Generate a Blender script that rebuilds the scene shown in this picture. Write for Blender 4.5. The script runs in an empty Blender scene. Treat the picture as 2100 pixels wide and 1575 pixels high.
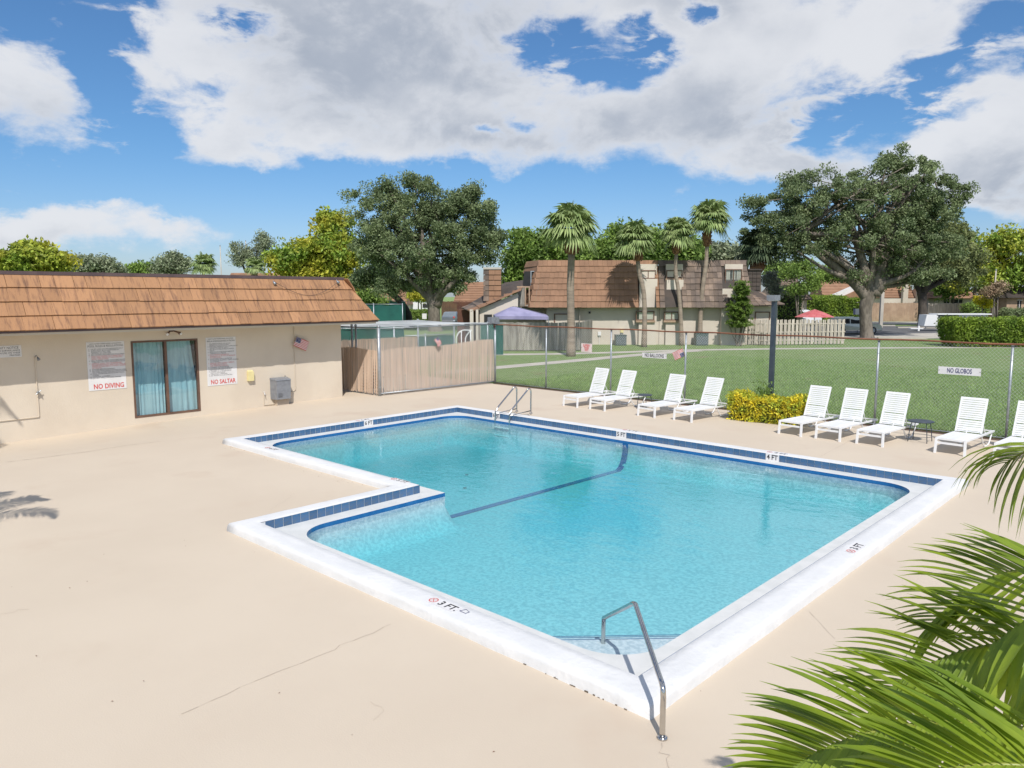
import bpy, math, random
import numpy as np
from mathutils import Matrix, Vector
R = math.radians
random.seed(7)
rng = np.random.default_rng(7)
sc = bpy.context.scene
COL = sc.collection

# ------------------------------------------------------------------ camera
CX, CY, FPX = 1050.0, 787.5, 1553.8
YAW, PIT = -0.7539258, 0.11730
CAM = np.array([3.669, -5.608, 3.61])
FW = np.array([math.sin(YAW)*math.cos(PIT), math.cos(YAW)*math.cos(PIT), -math.sin(PIT)])
RT = np.array([math.cos(YAW), -math.sin(YAW), 0.0])
UP = np.cross(RT, FW)
HF = np.array([math.sin(YAW), math.cos(YAW), 0.0])
cd = bpy.data.cameras.new('camera'); cam = bpy.data.objects.new('camera', cd); COL.objects.link(cam)
cd.sensor_width = 36; cd.lens = FPX/2100*36; cd.clip_end = 4000; cd.clip_start = 0.05
M = Matrix(((RT[0], UP[0], -FW[0], CAM[0]), (RT[1], UP[1], -FW[1], CAM[1]), (RT[2], UP[2], -FW[2], CAM[2]), (0, 0, 0, 1)))
cam.matrix_world = M
sc.camera = cam

# ------------------------------------------------------------------ light
SUNV = np.array([0.76, -0.65, 1.144]); SUNV = SUNV/np.linalg.norm(SUNV)
SUN_EL = math.asin(SUNV[2])
sl = bpy.data.lights.new('sun', 'SUN'); sl.energy = 4.2; sl.angle = R(0.53); sl.color = (1.0, 0.95, 0.88)
sun = bpy.data.objects.new('sun', sl); COL.objects.link(sun)
sun.rotation_mode = 'QUATERNION'; sun.rotation_quaternion = Vector(SUNV).to_track_quat('Z', 'Y')
sc.view_settings.view_transform = 'Standard'; sc.view_settings.look = 'None'
sc.view_settings.exposure = 0.0; sc.view_settings.gamma = 1.0; sc.view_settings.use_curve_mapping = False
sc.render.engine = 'CYCLES'
sc.cycles.use_denoising = True
sc.cycles.max_bounces = 8; sc.cycles.transparent_max_bounces = 16
sc.cycles.diffuse_bounces = 3; sc.cycles.glossy_bounces = 3; sc.cycles.transmission_bounces = 4; sc.cycles.volume_bounces = 0
sc.cycles.caustics_reflective = False; sc.cycles.caustics_refractive = False
sc.cycles.sample_clamp_indirect = 4.0

class NG:
    """short writing for node trees"""
    def __init__(s, nt): s.nt = nt; s.n = nt.nodes; s.l = nt.links
    def new(s, t, **k):
        n = s.n.new(t)
        for a, b in k.items(): setattr(n, a, b)
        return n
    def put(s, sock, v):
        if v is None: return
        if isinstance(v, bpy.types.NodeSocket): s.l.new(v, sock)
        else:
            if isinstance(v, (tuple, list)) and len(v) == 3 and sock.type == 'RGBA': v = (*v, 1)
            sock.default_value = v
    def m(s, op, a, b=None, c=None, clamp=False):
        n = s.new('ShaderNodeMath', operation=op); n.use_clamp = clamp
        s.put(n.inputs[0], a)
        if b is not None: s.put(n.inputs[1], b)
        if c is not None: s.put(n.inputs[2], c)
        return n.outputs[0]
    def vm(s, op, a, b=None, sc_=None):
        n = s.new('ShaderNodeVectorMath', operation=op); s.put(n.inputs[0], a)
        if b is not None: s.put(n.inputs[1], b)
        if sc_ is not None: s.put(n.inputs['Scale'], sc_)
        return n.outputs['Value'] if op in ('DOT_PRODUCT', 'LENGTH') else n.outputs[0]
    def mix(s, f, a, b, blend='MIX'):
        n = s.new('ShaderNodeMix', data_type='RGBA', blend_type=blend)
        s.put(n.inputs[0], f); s.put(n.inputs[6], a); s.put(n.inputs[7], b); return n.outputs[2]
    def schlick(s, f0, normal=None):
        lw = s.new('ShaderNodeLayerWeight'); lw.inputs[0].default_value = .5
        if normal is not None: s.l.new(normal, lw.inputs['Normal'])
        return s.m('ADD', s.m('MULTIPLY', s.m('POWER', lw.outputs['Facing'], 4.3), 1-f0), f0, clamp=True)
    def noise(s, vec, scale, detail=4, rough=.55, dist=0.0):
        n = s.new('ShaderNodeTexNoise'); s.put(n.inputs['Vector'], vec); n.inputs['Scale'].default_value = scale
        n.inputs['Detail'].default_value = detail; n.inputs['Roughness'].default_value = rough; n.inputs['Distortion'].default_value = dist
        return n.outputs[0]
    def ramp(s, f, lo, hi, smooth=True):
        n = s.new('ShaderNodeMapRange'); n.interpolation_type = 'SMOOTHSTEP' if smooth else 'LINEAR'
        s.put(n.inputs['Value'], f); s.put(n.inputs['From Min'], lo); s.put(n.inputs['From Max'], hi); return n.outputs[0]
    def scalev(s, vec, v):
        n = s.new('ShaderNodeMapping'); s.put(n.inputs['Vector'], vec); n.inputs['Scale'].default_value = v; return n.outputs[0]

world = bpy.data.worlds.new('World'); sc.world = world; world.use_nodes = True
wt = world.node_tree; wt.nodes.clear(); g = NG(wt)
wo = g.new('ShaderNodeOutputWorld'); bg = g.new('ShaderNodeBackground'); bg.inputs['Strength'].default_value = 0.1
g.l.new(bg.outputs[0], wo.inputs[0])
sky = g.new('ShaderNodeTexSky', sky_type='NISHITA'); sky.sun_disc = False
sky.sun_elevation = SUN_EL; sky.sun_rotation = math.atan2(SUNV[0], SUNV[1]); sky.altitude = 0
sky.air_density = 1.0; sky.dust_density = 0.6; sky.ozone_density = 2.5
tc = g.new('ShaderNodeTexCoord'); D3 = tc.outputs['Generated']
a_ = g.vm('DOT_PRODUCT', D3, tuple(RT)); b_ = g.vm('DOT_PRODUCT', D3, tuple(HF))
sx = g.new('ShaderNodeSeparateXYZ'); g.l.new(D3, sx.inputs[0])
az = g.m('ARCTAN2', a_, b_); el = g.m('ARCSINE', sx.outputs[2])
cmb = g.new('ShaderNodeCombineXYZ'); g.put(cmb.inputs[0], az); g.put(cmb.inputs[1], g.m('MULTIPLY', el, 1.5))
P2 = cmb.outputs[0]
w1 = g.new('ShaderNodeTexNoise'); g.put(w1.inputs['Vector'], P2); w1.inputs['Scale'].default_value = 4.2; w1.inputs['Detail'].default_value = 10; w1.inputs['Roughness'].default_value = .62
wv = g.vm('SUBTRACT', w1.outputs['Color'], (.5, .5, .5)); wv = g.vm('SCALE', wv, None, .22)
sw = g.new('ShaderNodeSeparateXYZ'); g.l.new(wv, sw.inputs[0])
azw = g.m('ADD', az, sw.outputs[0]); elw = g.m('ADD', el, g.m('MULTIPLY', sw.outputs[1], .7))
def angl(px, py):
    d = FW + RT*(px-CX)/FPX - UP*(py-CY)/FPX; d = d/np.linalg.norm(d)
    return math.atan2(d@RT, d@HF), math.asin(d[2])
BL = [(385, 50, 150, 120, 1.0), (470, 150, 130, 60, .9), (700, 60, 250, 150, 1.0), (560, 265, 190, 62, 1.0), (800, 318, 140, 36, .95), (950, 190, 280, 130, 1.0), (1250, 260, 300, 80, 1.0),
      (1480, 190, 240, 110, 1.0), (1660, 90, 270, 125, 1.0), (1250, 0, 190, 42, .85), (1850, 40, 160, 80, .95), (1880, 110, 120, 30, .5), (40, 200, 150, 90, 1.0), (-80, 120, 100, 110, .95), (185, 230, 70, 40, .8),
      (2060, 250, 230, 80, 1.0), (1890, 320, 210, 75, 1.0), (2200, 180, 180, 120, 1.0), (2050, 370, 120, 50, .8), (1580, 335, 110, 55, .95), (90, 460, 170, 52, 1.0), (350, 462, 110, 36, 1.0), (170, 440, 50, 20, .5), (1400, 392, 80, 18, .6),
      (820, -200, 700, 160, 1.0), (1800, -170, 400, 150, 1.0)]
NB = [(480, 45, 42, 30, 1.0), (535, 12, 45, 20, .7), (1125, 92, 55, 36, 1.0), (1185, 138, 50, 24, .9), (1318, 92, 50, 42, 1.1), (1290, 55, 30, 14, .5), (1075, 250, 40, 18, .5), (1000, 275, 25, 12, .5), (1440, 10, 30, 22, .9),
      (238, 120, 40, 130, .9), (1850, 195, 150, 44, 1.0), (1680, 275, 80, 40, .8), (2000, 120, 90, 34, .75), (2070, 40, 50, 50, .6), (300, 290, 60, 70, .8), (1620, 300, 40, 30, .4), (420, 205, 34, 26, .5), (110, 60, 60, 40, .7), (600, 398, 700, 30, .9), (1650, 440, 260, 34, .6)]
GB = [(860, 110, 300, 120, 1.0), (1130, 290, 300, 55, 1.0), (600, 235, 130, 45, .6), (1450, 270, 200, 50, .8), (30, 260, 110, 40, .7), (1950, 365, 240, 45, .9), (100, 490, 160, 22, .6), (720, 20, 160, 80, .6), (1600, 180, 160, 50, .4), (900, -160, 900, 120, .8)]
def gauss(azs, els, px, py, rx, ry, w):
    rx *= 1.05; ry *= 1.05
    a0, e0 = angl(px, py)
    u = g.m('DIVIDE', g.m('SUBTRACT', azs, a0), rx/FPX); v = g.m('DIVIDE', g.m('SUBTRACT', els, e0), ry/FPX)
    q = g.m('ADD', g.m('MULTIPLY', u, u), g.m('MULTIPLY', v, v))
    return g.m('MULTIPLY', g.m('EXPONENT', g.m('MULTIPLY', q, -.85)), w)
def union(L, azs, els):
    inv = None
    for b in L:
        t = g.m('SUBTRACT', 1.0, gauss(azs, els, *b)); inv = t if inv is None else g.m('MULTIPLY', inv, t)
    return g.m('SUBTRACT', 1.0, inv)
nz = g.noise(P2, 6.5, 12, .62, .3)
nb_ = g.m('MULTIPLY', union(NB, azw, elw), g.ramp(g.noise(g.scalev(P2, (1, 1.7, 1)), 13, 9, .6, .4), .28, .62))
cv = g.m('SUBTRACT', union(BL, azw, elw), nb_)
nz2 = g.noise(P2, 22, 8, .6)
hi = g.ramp(el, .42, .62)                                   # the broken cloud goes on overhead and behind
back = g.ramp(g.m('ABSOLUTE', az), .75, .95)
gen = g.m('MULTIPLY', g.m('MAXIMUM', hi, back), g.ramp(g.noise(D3, 2.2, 6, .6), .42, .60))
low = g.ramp(el, .02, .10)
dens = g.m('ADD', g.m('MAXIMUM', cv, g.m('MULTIPLY', gen, low)), g.m('MULTIPLY', g.m('SUBTRACT', nz, .5), 1.55))
dens = g.m('ADD', dens, g.m('MULTIPLY', g.m('SUBTRACT', nz2, .5), .30))
mask = g.ramp(dens, .38, .90)
thick = g.ramp(dens, .60, 1.10)
# soft light and shade inside the cloud
gsh = g.m('ADD', g.m('MULTIPLY', union(GB, azw, elw), .75), g.m('MULTIPLY', g.m('SUBTRACT', g.noise(g.vm('ADD', P2, (.03, .05, 0)), 5.5, 7, .52, .2), .47), 1.8))
shade = g.m('MULTIPLY', g.ramp(gsh, -.05, .95), thick, clamp=True)
ccol = g.mix(shade, (7.9, 8.05, 8.4), (4.2, 4.65, 5.45))
hz = g.ramp(el, .0, .20)
skyc = g.mix(1.0, sky.outputs[0], g.mix(hz, (.82, .93, 1.20), (.60, .90, 1.16)), 'MULTIPLY')
final = g.mix(g.m('MULTIPLY', mask, .95), skyc, ccol)
g.l.new(final, bg.inputs[0])

# ------------------------------------------------------------------ placement from the measured camera
def ray(px, py): return FW + RT*(px-CX)/FPX - UP*(py-CY)/FPX
def U(px, py, z=0.0):
    d = ray(px, py); return CAM + d*(z-CAM[2])/d[2]
def UA(px, py, ax, val):
    d = ray(px, py); return CAM + d*(val-CAM[ax])/d[ax]
def VF(px, py, D):
    """view frame: metres right of, ahead of the camera, height"""
    d = ray(px, py); t = D/(d@HF); return np.array([t*(d@RT), D, CAM[2]+t*d[2]])
def VD(px, py, z=0.0):
    p = U(px, py, z); return float((p-CAM)@HF)
def V2W(p): return np.array([CAM[0]+RT[0]*p[0]+HF[0]*p[1], CAM[1]+RT[1]*p[0]+HF[1]*p[1], p[2]])

# ------------------------------------------------------------------ materials
def lin(c): return tuple(((x/255)/12.92 if x/255 <= .04045 else ((x/255+.055)/1.055)**2.4) for x in c)
def mat(name, c1, c2=None, scale=3.0, rough=.7, bump=0.0, bscale=None, metal=0.0, spec=.5, rand=0.0, coords='Object', stretch=None,
        c3=None, s3=None, trans=0.0, detail=5, isl=0.0, lohi=(.35, .65)):
    m = bpy.data.materials.new(name); m.use_nodes = True; nt = m.node_tree; nt.nodes.clear(); g = NG(nt)
    out = g.new('ShaderNodeOutputMaterial'); p = g.new('ShaderNodeBsdfPrincipled')
    p.inputs['Roughness'].default_value = rough; p.inputs['Metallic'].default_value = metal; p.inputs['Specular IOR Level'].default_value = spec
    if coords == 'World': vec = g.new('ShaderNodeNewGeometry').outputs['Position']
    else: vec = g.new('ShaderNodeTexCoord').outputs[coords]
    if stretch: vec = g.scalev(vec, stretch)
    c = (*c1, 1)
    if c2 is not None: c = g.mix(g.ramp(g.noise(vec, scale, detail), *lohi), c1, c2)
    if c3 is not None: c = g.mix(g.ramp(g.noise(vec, s3 or scale*6, 4), .55, .75), c, c3)
    if rand:
        r = g.new('ShaderNodeObjectInfo').outputs['Random']
        v = g.m('ADD', g.m('MULTIPLY', g.m('SUBTRACT', r, .5), rand*2), 1.0)
        cc = g.new('ShaderNodeCombineColor'); [g.put(cc.inputs[i], v) for i in range(3)]
        c = g.mix(1.0, c, cc.outputs[0], 'MULTIPLY')
    if isl:
        r = g.new('ShaderNodeNewGeometry').outputs['Random Per Island']
        v = g.m('ADD', g.m('MULTIPLY', g.m('SUBTRACT', r, .5), isl*2), 1.0)
        cc = g.new('ShaderNodeCombineColor'); [g.put(cc.inputs[i], v) for i in range(3)]
        c = g.mix(1.0, c, cc.outputs[0], 'MULTIPLY')
    g.put(p.inputs['Base Color'], c)
    if bump:
        b = g.new('ShaderNodeBump'); b.inputs['Strength'].default_value = 1.0; b.inputs['Distance'].default_value = bump
        g.l.new(g.noise(vec, bscale or scale*8, 5), b.inputs['Height']); g.l.new(b.outputs[0], p.inputs['Normal'])
    if trans:
        t = g.new('ShaderNodeBsdfTranslucent'); g.put(t.inputs[0], c); mx = g.new('ShaderNodeMixShader'); mx.inputs[0].default_value = trans
        g.l.new(p.outputs[0], mx.inputs[1]); g.l.new(t.outputs[0], mx.inputs[2]); g.l.new(mx.outputs[0], out.inputs[0])
    else: g.l.new(p.outputs[0], out.inputs[0])
    return m

MT = {}
MT['deck'] = mat('deck_coating', (.60, .512, .406), (.57, .482, .38), .30, .85, .0015, 60, coords='World', c3=(.55, .45, .35), s3=.55, detail=8)
MT['coping'] = mat('white_pool_paint', (.72, .72, .72), (.66, .665, .67), 2.2, .7, .008, 14, coords='World', c3=(.655, .655, .655), s3=7)
MT['ledge'] = mat('ledge_plaster', (.66, .665, .655), (.60, .61, .60), 4, .6, .001, 60)
MT['tile'] = mat('blue_glazed_tile', (.050, .135, .285), (.075, .135, .225), 9, .15, 0, None, rand=.12, stretch=(1, 1, 3))
MT['grout'] = mat('pale_grout', (.72, .74, .76), (.66, .68, .70), 6, .8)
MT['trim'] = mat('dark_blue_tile', (.02, .12, .33), (.03, .15, .38), 8, .15)
MT['plaster'] = mat('caustic_speckle_plaster', (.62, .65, .71), (.44, .50, .57), 17.0, .9, 0, coords='World', detail=3, c3=(.74, .70, .72), s3=30)  # plaster with the water's rippling caustic light put into its colour as speckle
MT['stucco'] = mat('cream_stucco', (.66, .58, .475), (.615, .535, .435), .8, .9, .004, 26, coords='World')
MT['house_stucco'] = mat('pale_stucco', (.62, .555, .48), (.54, .48, .41), .5, .9, .004, 9, coords='World')
MT['rtile'] = mat('orange_roof_tile', (.40, .21, .105), (.21, .11, .065), 3.0, .85, .004, 30, coords='World', stretch=(1, 4.2, .5), rand=.15, lohi=(.46, .74), c3=(.33, .17, .095), s3=9)
MT['brown_shingle'] = mat('brown_shingle', (.295, .165, .10), (.24, .135, .083), .9, .85, .01, 8, coords='World', rand=.08)
MT['grey_shingle'] = mat('weathered_shingle', (.24, .175, .135), (.13, .10, .085), .9, .85, .01, 8, coords='World', rand=.30)
MT['dark_shingle'] = mat('dark_shingle', (.085, .065, .055), (.06, .05, .045), 1.5, .85, .01, 8, rand=.2)
MT['fascia'] = mat('plum_fascia', (.085, .055, .06), (.12, .08, .08), 2, .6, coords='World')
MT['bronze'] = mat('bronze_frame', (.17, .095, .065), (.12, .07, .05), 4, .5, spec=.4)
MT['curtain'] = mat('aqua_curtain', (.50, .76, .84), (.38, .62, .71), 2, .9, stretch=(1, 6, .6), trans=.2)
MT['dark'] = mat('dark_interior', (.02, .022, .025), (.03, .03, .03), 2, .9)
MT['white'] = mat('white_enamel', (.80, .81, .82), (.76, .77, .79), 5, .4)
MT['strap'] = mat('white_vinyl', (.80, .80, .80), (.74, .75, .76), 5, .5)
MT['sign'] = mat('sign_white', (.74, .73, .73), (.68, .67, .67), 3, .5)
MT['signp'] = mat('faded_sign', (.72, .62, .60), (.62, .54, .52), 3, .6)
MT['black'] = mat('black_print', (.03, .03, .035), (.05, .05, .055), 9, .7)
MT['red'] = mat('red_print', (.62, .05, .045), (.55, .07, .06), 9, .7)
MT['navy'] = mat('navy_cloth', (.03, .04, .13), (.05, .05, .15), 9, .8)
MT['galv'] = mat('galvanised_steel', (.42, .45, .48), (.33, .36, .39), 12, .42, metal=.55)
MT['steel'] = mat('stainless_steel', (.62, .60, .57), (.50, .48, .46), 3, .16, metal=1.0)
MT['rust'] = mat('rusted_rail', (.16, .06, .035), (.26, .11, .06), 3, .85, .002, 50, coords='World')
MT['wire'] = mat('chain_wire', (.60, .64, .66), (.70, .72, .73), 2, .5, metal=.4, coords='World')
MT['slat'] = mat('tan_slat', (.66, .51, .395), (.61, .46, .35), 1.1, .8, coords='World', isl=.17)
MT['teal'] = mat('green_windscreen', (.012, .105, .085), (.008, .075, .065), .8, .85, .02, 2, coords='World')
MT['post'] = mat('dark_steel_post', (.035, .05, .07), (.05, .065, .085), 6, .45, .001, 40)
MT['box'] = mat('grey_box', (.23, .245, .27), (.19, .20, .225), 8, .5)
MT['ac'] = mat('teal_grey_cabinet', (.10, .135, .13), (.08, .11, .11), 8, .5)
MT['yellow'] = mat('pale_yellow_plastic', (.74, .66, .34), (.70, .60, .30), 8, .5)
MT['lav'] = mat('lavender_canvas', (.36, .34, .52), (.27, .26, .42), 1.5, .8, trans=.15, coords='World')
MT['umb'] = mat('red_canvas', (.62, .19, .20), (.55, .13, .14), 1.5, .8, trans=.12, coords='World', c3=(.35, .05, .06), s3=6)
MT['gwood'] = mat('silvered_wood', (.34, .32, .285), (.22, .205, .18), 2.0, .9, .004, 20, rand=.2, stretch=(4, 4, .5), coords='World')
MT['pwood'] = mat('pale_picket_wood', (.56, .50, .43), (.42, .37, .31), 2.0, .9, .004, 20, rand=.15, stretch=(4, 4, .5), coords='World')
MT['twood'] = mat('tan_fence_wood', (.42, .30, .21), (.33, .23, .16), 1.0, .9, coords='World', isl=.2)
MT['bwood'] = mat('red_brown_wood', (.13, .055, .035), (.09, .04, .03), 1.0, .9, coords='World', isl=.2)
MT['concrete'] = mat('path_concrete', (.50, .46, .40), (.42, .39, .34), .8, .9, coords='World')
MT['asphalt'] = mat('asphalt', (.10, .10, .105), (.13, .13, .135), .5, .95, coords='World')
MT['mulch'] = mat('mulch', (.13, .075, .05), (.07, .045, .035), 9, .95, .03, 14, coords='World')
MT['crack'] = mat('crack', (.51, .43, .345), (.46, .385, .31), 20, .95, coords='World')
MT['bark'] = mat('oak_bark', (.24, .205, .17), (.13, .11, .09), 3.5, .95, .05, 9, coords='World', stretch=(1, 1, .35))
MT['dbark'] = mat('dark_bark', (.10, .085, .07), (.06, .05, .045), 3.5, .95, .05, 9, coords='World', stretch=(1, 1, .35))
MT['palmbark'] = mat('palm_bark', (.34, .275, .215), (.25, .20, .16), 1.2, .95, .03, 8, coords='World', stretch=(.6, .6, 5))
MT['boots'] = mat('palm_boots', (.30, .155, .085), (.17, .085, .05), 5, .95, .04, 9, coords='World')
MT['earth'] = mat('earth', (.17, .12, .08), (.10, .08, .05), 4, .95, coords='World')

def leafmat(name, c1, c2, scale=.5, trans=.3, isl=.35, c3=None, s3=None, rough=.55, spec=.3):
    return mat(name, c1, c2, scale, rough, spec=spec, coords='World', isl=isl, trans=trans, c3=c3, s3=s3)
MT['oak'] = leafmat('oak_leaves', (.235, .29, .14), (.15, .20, .095), .45, .25, .36)
MT['oakb'] = leafmat('oak_leaves_olive', (.25, .28, .11), (.16, .20, .08), .35, .25, .5)
MT['ygreen'] = leafmat('yellow_green_leaves', (.52, .48, .06), (.24, .36, .06), .28, .3, .4)
MT['green'] = leafmat('mid_green_leaves', (.25, .36, .08), (.16, .25, .06), .4, .3, .4)
MT['greyg'] = leafmat('grey_green_leaves', (.30, .34, .21), (.22, .26, .16), .6, .2, .4)
MT['silver'] = leafmat('silver_leaves', (.34, .36, .32), (.22, .24, .20), .8, .2, .4)
MT['sabal'] = leafmat('fan_palm_leaves', (.36, .44, .19), (.24, .33, .12), .9, .25, .35)
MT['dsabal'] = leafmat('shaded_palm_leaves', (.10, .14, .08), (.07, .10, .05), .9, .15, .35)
MT['hedge'] = leafmat('hedge_leaves', (.27, .37, .05), (.15, .24, .04), .9, .3, .5)
MT['croton'] = leafmat('golden_leaves', (.80, .66, .05), (.34, .42, .05), 4.5, .3, .5)
MT['ixora'] = leafmat('yellow_flowers', (.70, .62, .03), (.45, .42, .03), 3, .2, .3)
MT['frond'] = leafmat('palm_frond_green', (.33, .43, .045), (.19, .29, .032), 3.0, .45, .2, rough=.36, spec=.5)
MT['frond_rib'] = mat('frond_rib', (.34, .36, .07), (.26, .30, .05), 8, .4, trans=.1)
MT['dry'] = leafmat('pink_tan_seed', (.40, .28, .19), (.27, .22, .13), 1, .2, .4)
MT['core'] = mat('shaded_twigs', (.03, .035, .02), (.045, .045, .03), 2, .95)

# grass sheet
def grassmat():
    m = bpy.data.materials.new('lawn_grass'); m.use_nodes = True; nt = m.node_tree; nt.nodes.clear(); g = NG(nt)
    out = g.new('ShaderNodeOutputMaterial'); p = g.new('ShaderNodeBsdfPrincipled'); p.inputs['Roughness'].default_value = .9; p.inputs['Specular IOR Level'].default_value = .15
    pos = g.new('ShaderNodeNewGeometry').outputs['Position']
    c = g.mix(g.ramp(g.noise(pos, .16, 4), .35, .65), (.195, .32, .103), (.255, .35, .138))
    c = g.mix(g.m('MULTIPLY', g.ramp(g.noise(g.scalev(pos, (.62, .05, 1)), 1.0, 2), .42, .60), .55), c, (.27, .38, .15))
    c = g.mix(g.ramp(g.noise(pos, 1.3, 5, .65), .42, .70), c, (.17, .245, .088))
    c = g.mix(g.ramp(g.noise(pos, 9, 4, .7), .35, .75), c, (.33, .40, .18))
    c = g.mix(g.ramp(g.noise(pos, 30, 3, .7), .45, .7), c, (.13, .21, .065))
    c = g.mix(g.ramp(g.noise(g.vm('ADD', pos, (31, 7, 0)), .45, 3), .60, .74), c, (.27, .26, .14))
    g.put(p.inputs['Base Color'], c)
    b = g.new('ShaderNodeBump'); b.inputs['Distance'].default_value = .09; g.l.new(g.noise(pos, 19, 5, .8), b.inputs['Height']); g.l.new(b.outputs[0], p.inputs['Normal'])
    g.l.new(p.outputs[0], out.inputs[0]); return m
MT['lawn'] = grassmat()
MT['blade'] = leafmat('grass_blades', (.30, .43, .15), (.23, .35, .11), 1.2, .3, .4)

def glassmat(name, tint, gloss_rough=.02):
    m = bpy.data.materials.new(name); m.use_nodes = True; nt = m.node_tree; nt.nodes.clear(); g = NG(nt)
    out = g.new('ShaderNodeOutputMaterial'); t = g.new('ShaderNodeBsdfTransparent'); t.inputs[0].default_value = (*tint, 1)
    gl = g.new('ShaderNodeBsdfGlossy'); gl.inputs['Roughness'].default_value = gloss_rough
    tc = g.new('ShaderNodeTexCoord'); b = g.new('ShaderNodeBump'); b.inputs['Distance'].default_value = .01; g.l.new(g.noise(tc.outputs['Object'], 1.2, 2), b.inputs['Height'])
    g.l.new(b.outputs[0], gl.inputs['Normal'])
    mx = g.new('ShaderNodeMixShader'); g.l.new(g.schlick(.06), mx.inputs[0]); g.l.new(t.outputs[0], mx.inputs[1]); g.l.new(gl.outputs[0], mx.inputs[2])
    g.l.new(mx.outputs[0], out.inputs[0]); return m
MT['glass'] = glassmat('window_glass', (.95, .98, .98))

def watermat():
    m = bpy.data.materials.new('pool_water'); m.use_nodes = True; nt = m.node_tree; nt.nodes.clear(); g = NG(nt)
    out = g.new('ShaderNodeOutputMaterial'); t = g.new('ShaderNodeBsdfTransparent')
    gl = g.new('ShaderNodeBsdfGlossy'); gl.inputs['Roughness'].default_value = .03
    pos = g.new('ShaderNodeNewGeometry').outputs['Position']
    w = g.noise(g.scalev(pos, (1.0, 1.7, 1)), 2.6, 2, .5, .4)
    h = g.m('ADD', g.m('MULTIPLY', w, .8), g.m('MULTIPLY', g.noise(pos, 17, 3, .6, .3), .22))
    calm = g.ramp(g.noise(pos, .35, 2), .35, .7)
    h = g.m('MULTIPLY', h, g.m('ADD', g.m('MULTIPLY', calm, .8), .35))
    b = g.new('ShaderNodeBump'); b.inputs['Distance'].default_value = .0105; b.inputs['Strength'].default_value = 1.0
    g.l.new(h, b.inputs['Height'])
    g.l.new(b.outputs[0], gl.inputs['Normal']); fr_ = g.schlick(.035, b.outputs[0])
    mx = g.new('ShaderNodeMixShader'); g.l.new(fr_, mx.inputs[0]); g.l.new(t.outputs[0], mx.inputs[1]); g.l.new(gl.outputs[0], mx.inputs[2])
    g.l.new(mx.outputs[0], out.inputs[0])
    va = g.new('ShaderNodeVolumeAbsorption'); va.inputs['Color'].default_value = (.30, .91, .93, 1); va.inputs['Density'].default_value = 1.0
    g.l.new(va.outputs[0], out.inputs['Volume'])
    return m
MT['water'] = watermat()

# ------------------------------------------------------------------ mesh helpers
class MB:
    def __init__(s, off=(0, 0, 0)): s.v = []; s.f = []; s.o = np.array(off, float)
    def add(s, pts, faces):
        b = len(s.v); s.v += [tuple(np.asarray(p, float)-s.o) for p in pts]; s.f += [tuple(b+i for i in f) for f in faces]; return s
    def quad(s, *p): return s.add(p, [tuple(range(len(p)))])
    def box(s, x0, y0, z0, x1, y1, z1):
        p = [(x0, y0, z0), (x1, y0, z0), (x1, y1, z0), (x0, y1, z0), (x0, y0, z1), (x1, y0, z1), (x1, y1, z1), (x0, y1, z1)]
        return s.add(p, [(0, 3, 2, 1), (4, 5, 6, 7), (0, 1, 5, 4), (1, 2, 6, 5), (2, 3, 7, 6), (3, 0, 4, 7)])
    def hexa(s, p): return s.add(p, [(0, 3, 2, 1), (4, 5, 6, 7), (0, 1, 5, 4), (1, 2, 6, 5), (2, 3, 7, 6), (3, 0, 4, 7)])
    def bar(s, a, b, w, h, up=(0, 0, 1)):
        a = np.array(a, float); b = np.array(b, float); d = b-a; d /= np.linalg.norm(d); u = np.array(up, float)
        if abs(d@u) > .98: u = np.array([0, 1., 0])
        x = np.cross(d, u); x /= np.linalg.norm(x); y = np.cross(x, d); x *= w/2; y *= h/2
        return s.hexa([a-x-y, a+x-y, b+x-y, b-x-y, a-x+y, a+x+y, b+x+y, b-x+y])
    def tube(s, pts, r, n=8, cap=True):
        pts = [np.array(p, float) for p in pts]; k = len(pts); rs = r if isinstance(r, (list, tuple)) else [r]*k
        V = []; ref = None
        for i, p in enumerate(pts):
            d = (pts[min(i+1, k-1)]-pts[max(i-1, 0)]); d = d/(np.linalg.norm(d)+1e-9)
            if ref is None: ref = np.array([0, 0, 1.]) if abs(d[2]) < .9 else np.array([1., 0, 0])
            x = np.cross(d, ref); x /= np.linalg.norm(x)+1e-9; y = np.cross(x, d); ref = -np.cross(d, x) if False else ref - d*(ref@d)
            ref = ref/(np.linalg.norm(ref)+1e-9)
            for j in range(n):
                t = 2*math.pi*j/n; V.append(p+(x*math.cos(t)+y*math.sin(t))*rs[i])
        F = [(i*n+j, i*n+(j+1) % n, (i+1)*n+(j+1) % n, (i+1)*n+j) for i in range(k-1) for j in range(n)]
        if cap: F += [tuple(range(n-1, -1, -1)), tuple((k-1)*n+j for j in range(n))]
        return s.add(V, F)
    def lathe(s, prof, c=(0, 0, 0), n=20, sq=(1, 1)):
        V = [(c[0]+r*math.cos(2*math.pi*j/n)*sq[0], c[1]+r*math.sin(2*math.pi*j/n)*sq[1], c[2]+z) for r, z in prof for j in range(n)]
        k = len(prof); F = [(i*n+j, i*n+(j+1) % n, (i+1)*n+(j+1) % n, (i+1)*n+j) for i in range(k-1) for j in range(n)]
        F += [tuple(range(n-1, -1, -1)), tuple((k-1)*n+j for j in range(n))]
        return s.add(V, F)
    def mesh(s, name, smooth=False):
        me = bpy.data.meshes.new(name); me.from_pydata([tuple(map(float, v)) for v in s.v], [], s.f)
        if smooth: me.polygons.foreach_set('use_smooth', [True]*len(me.polygons))
        me.update(); return me
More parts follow.
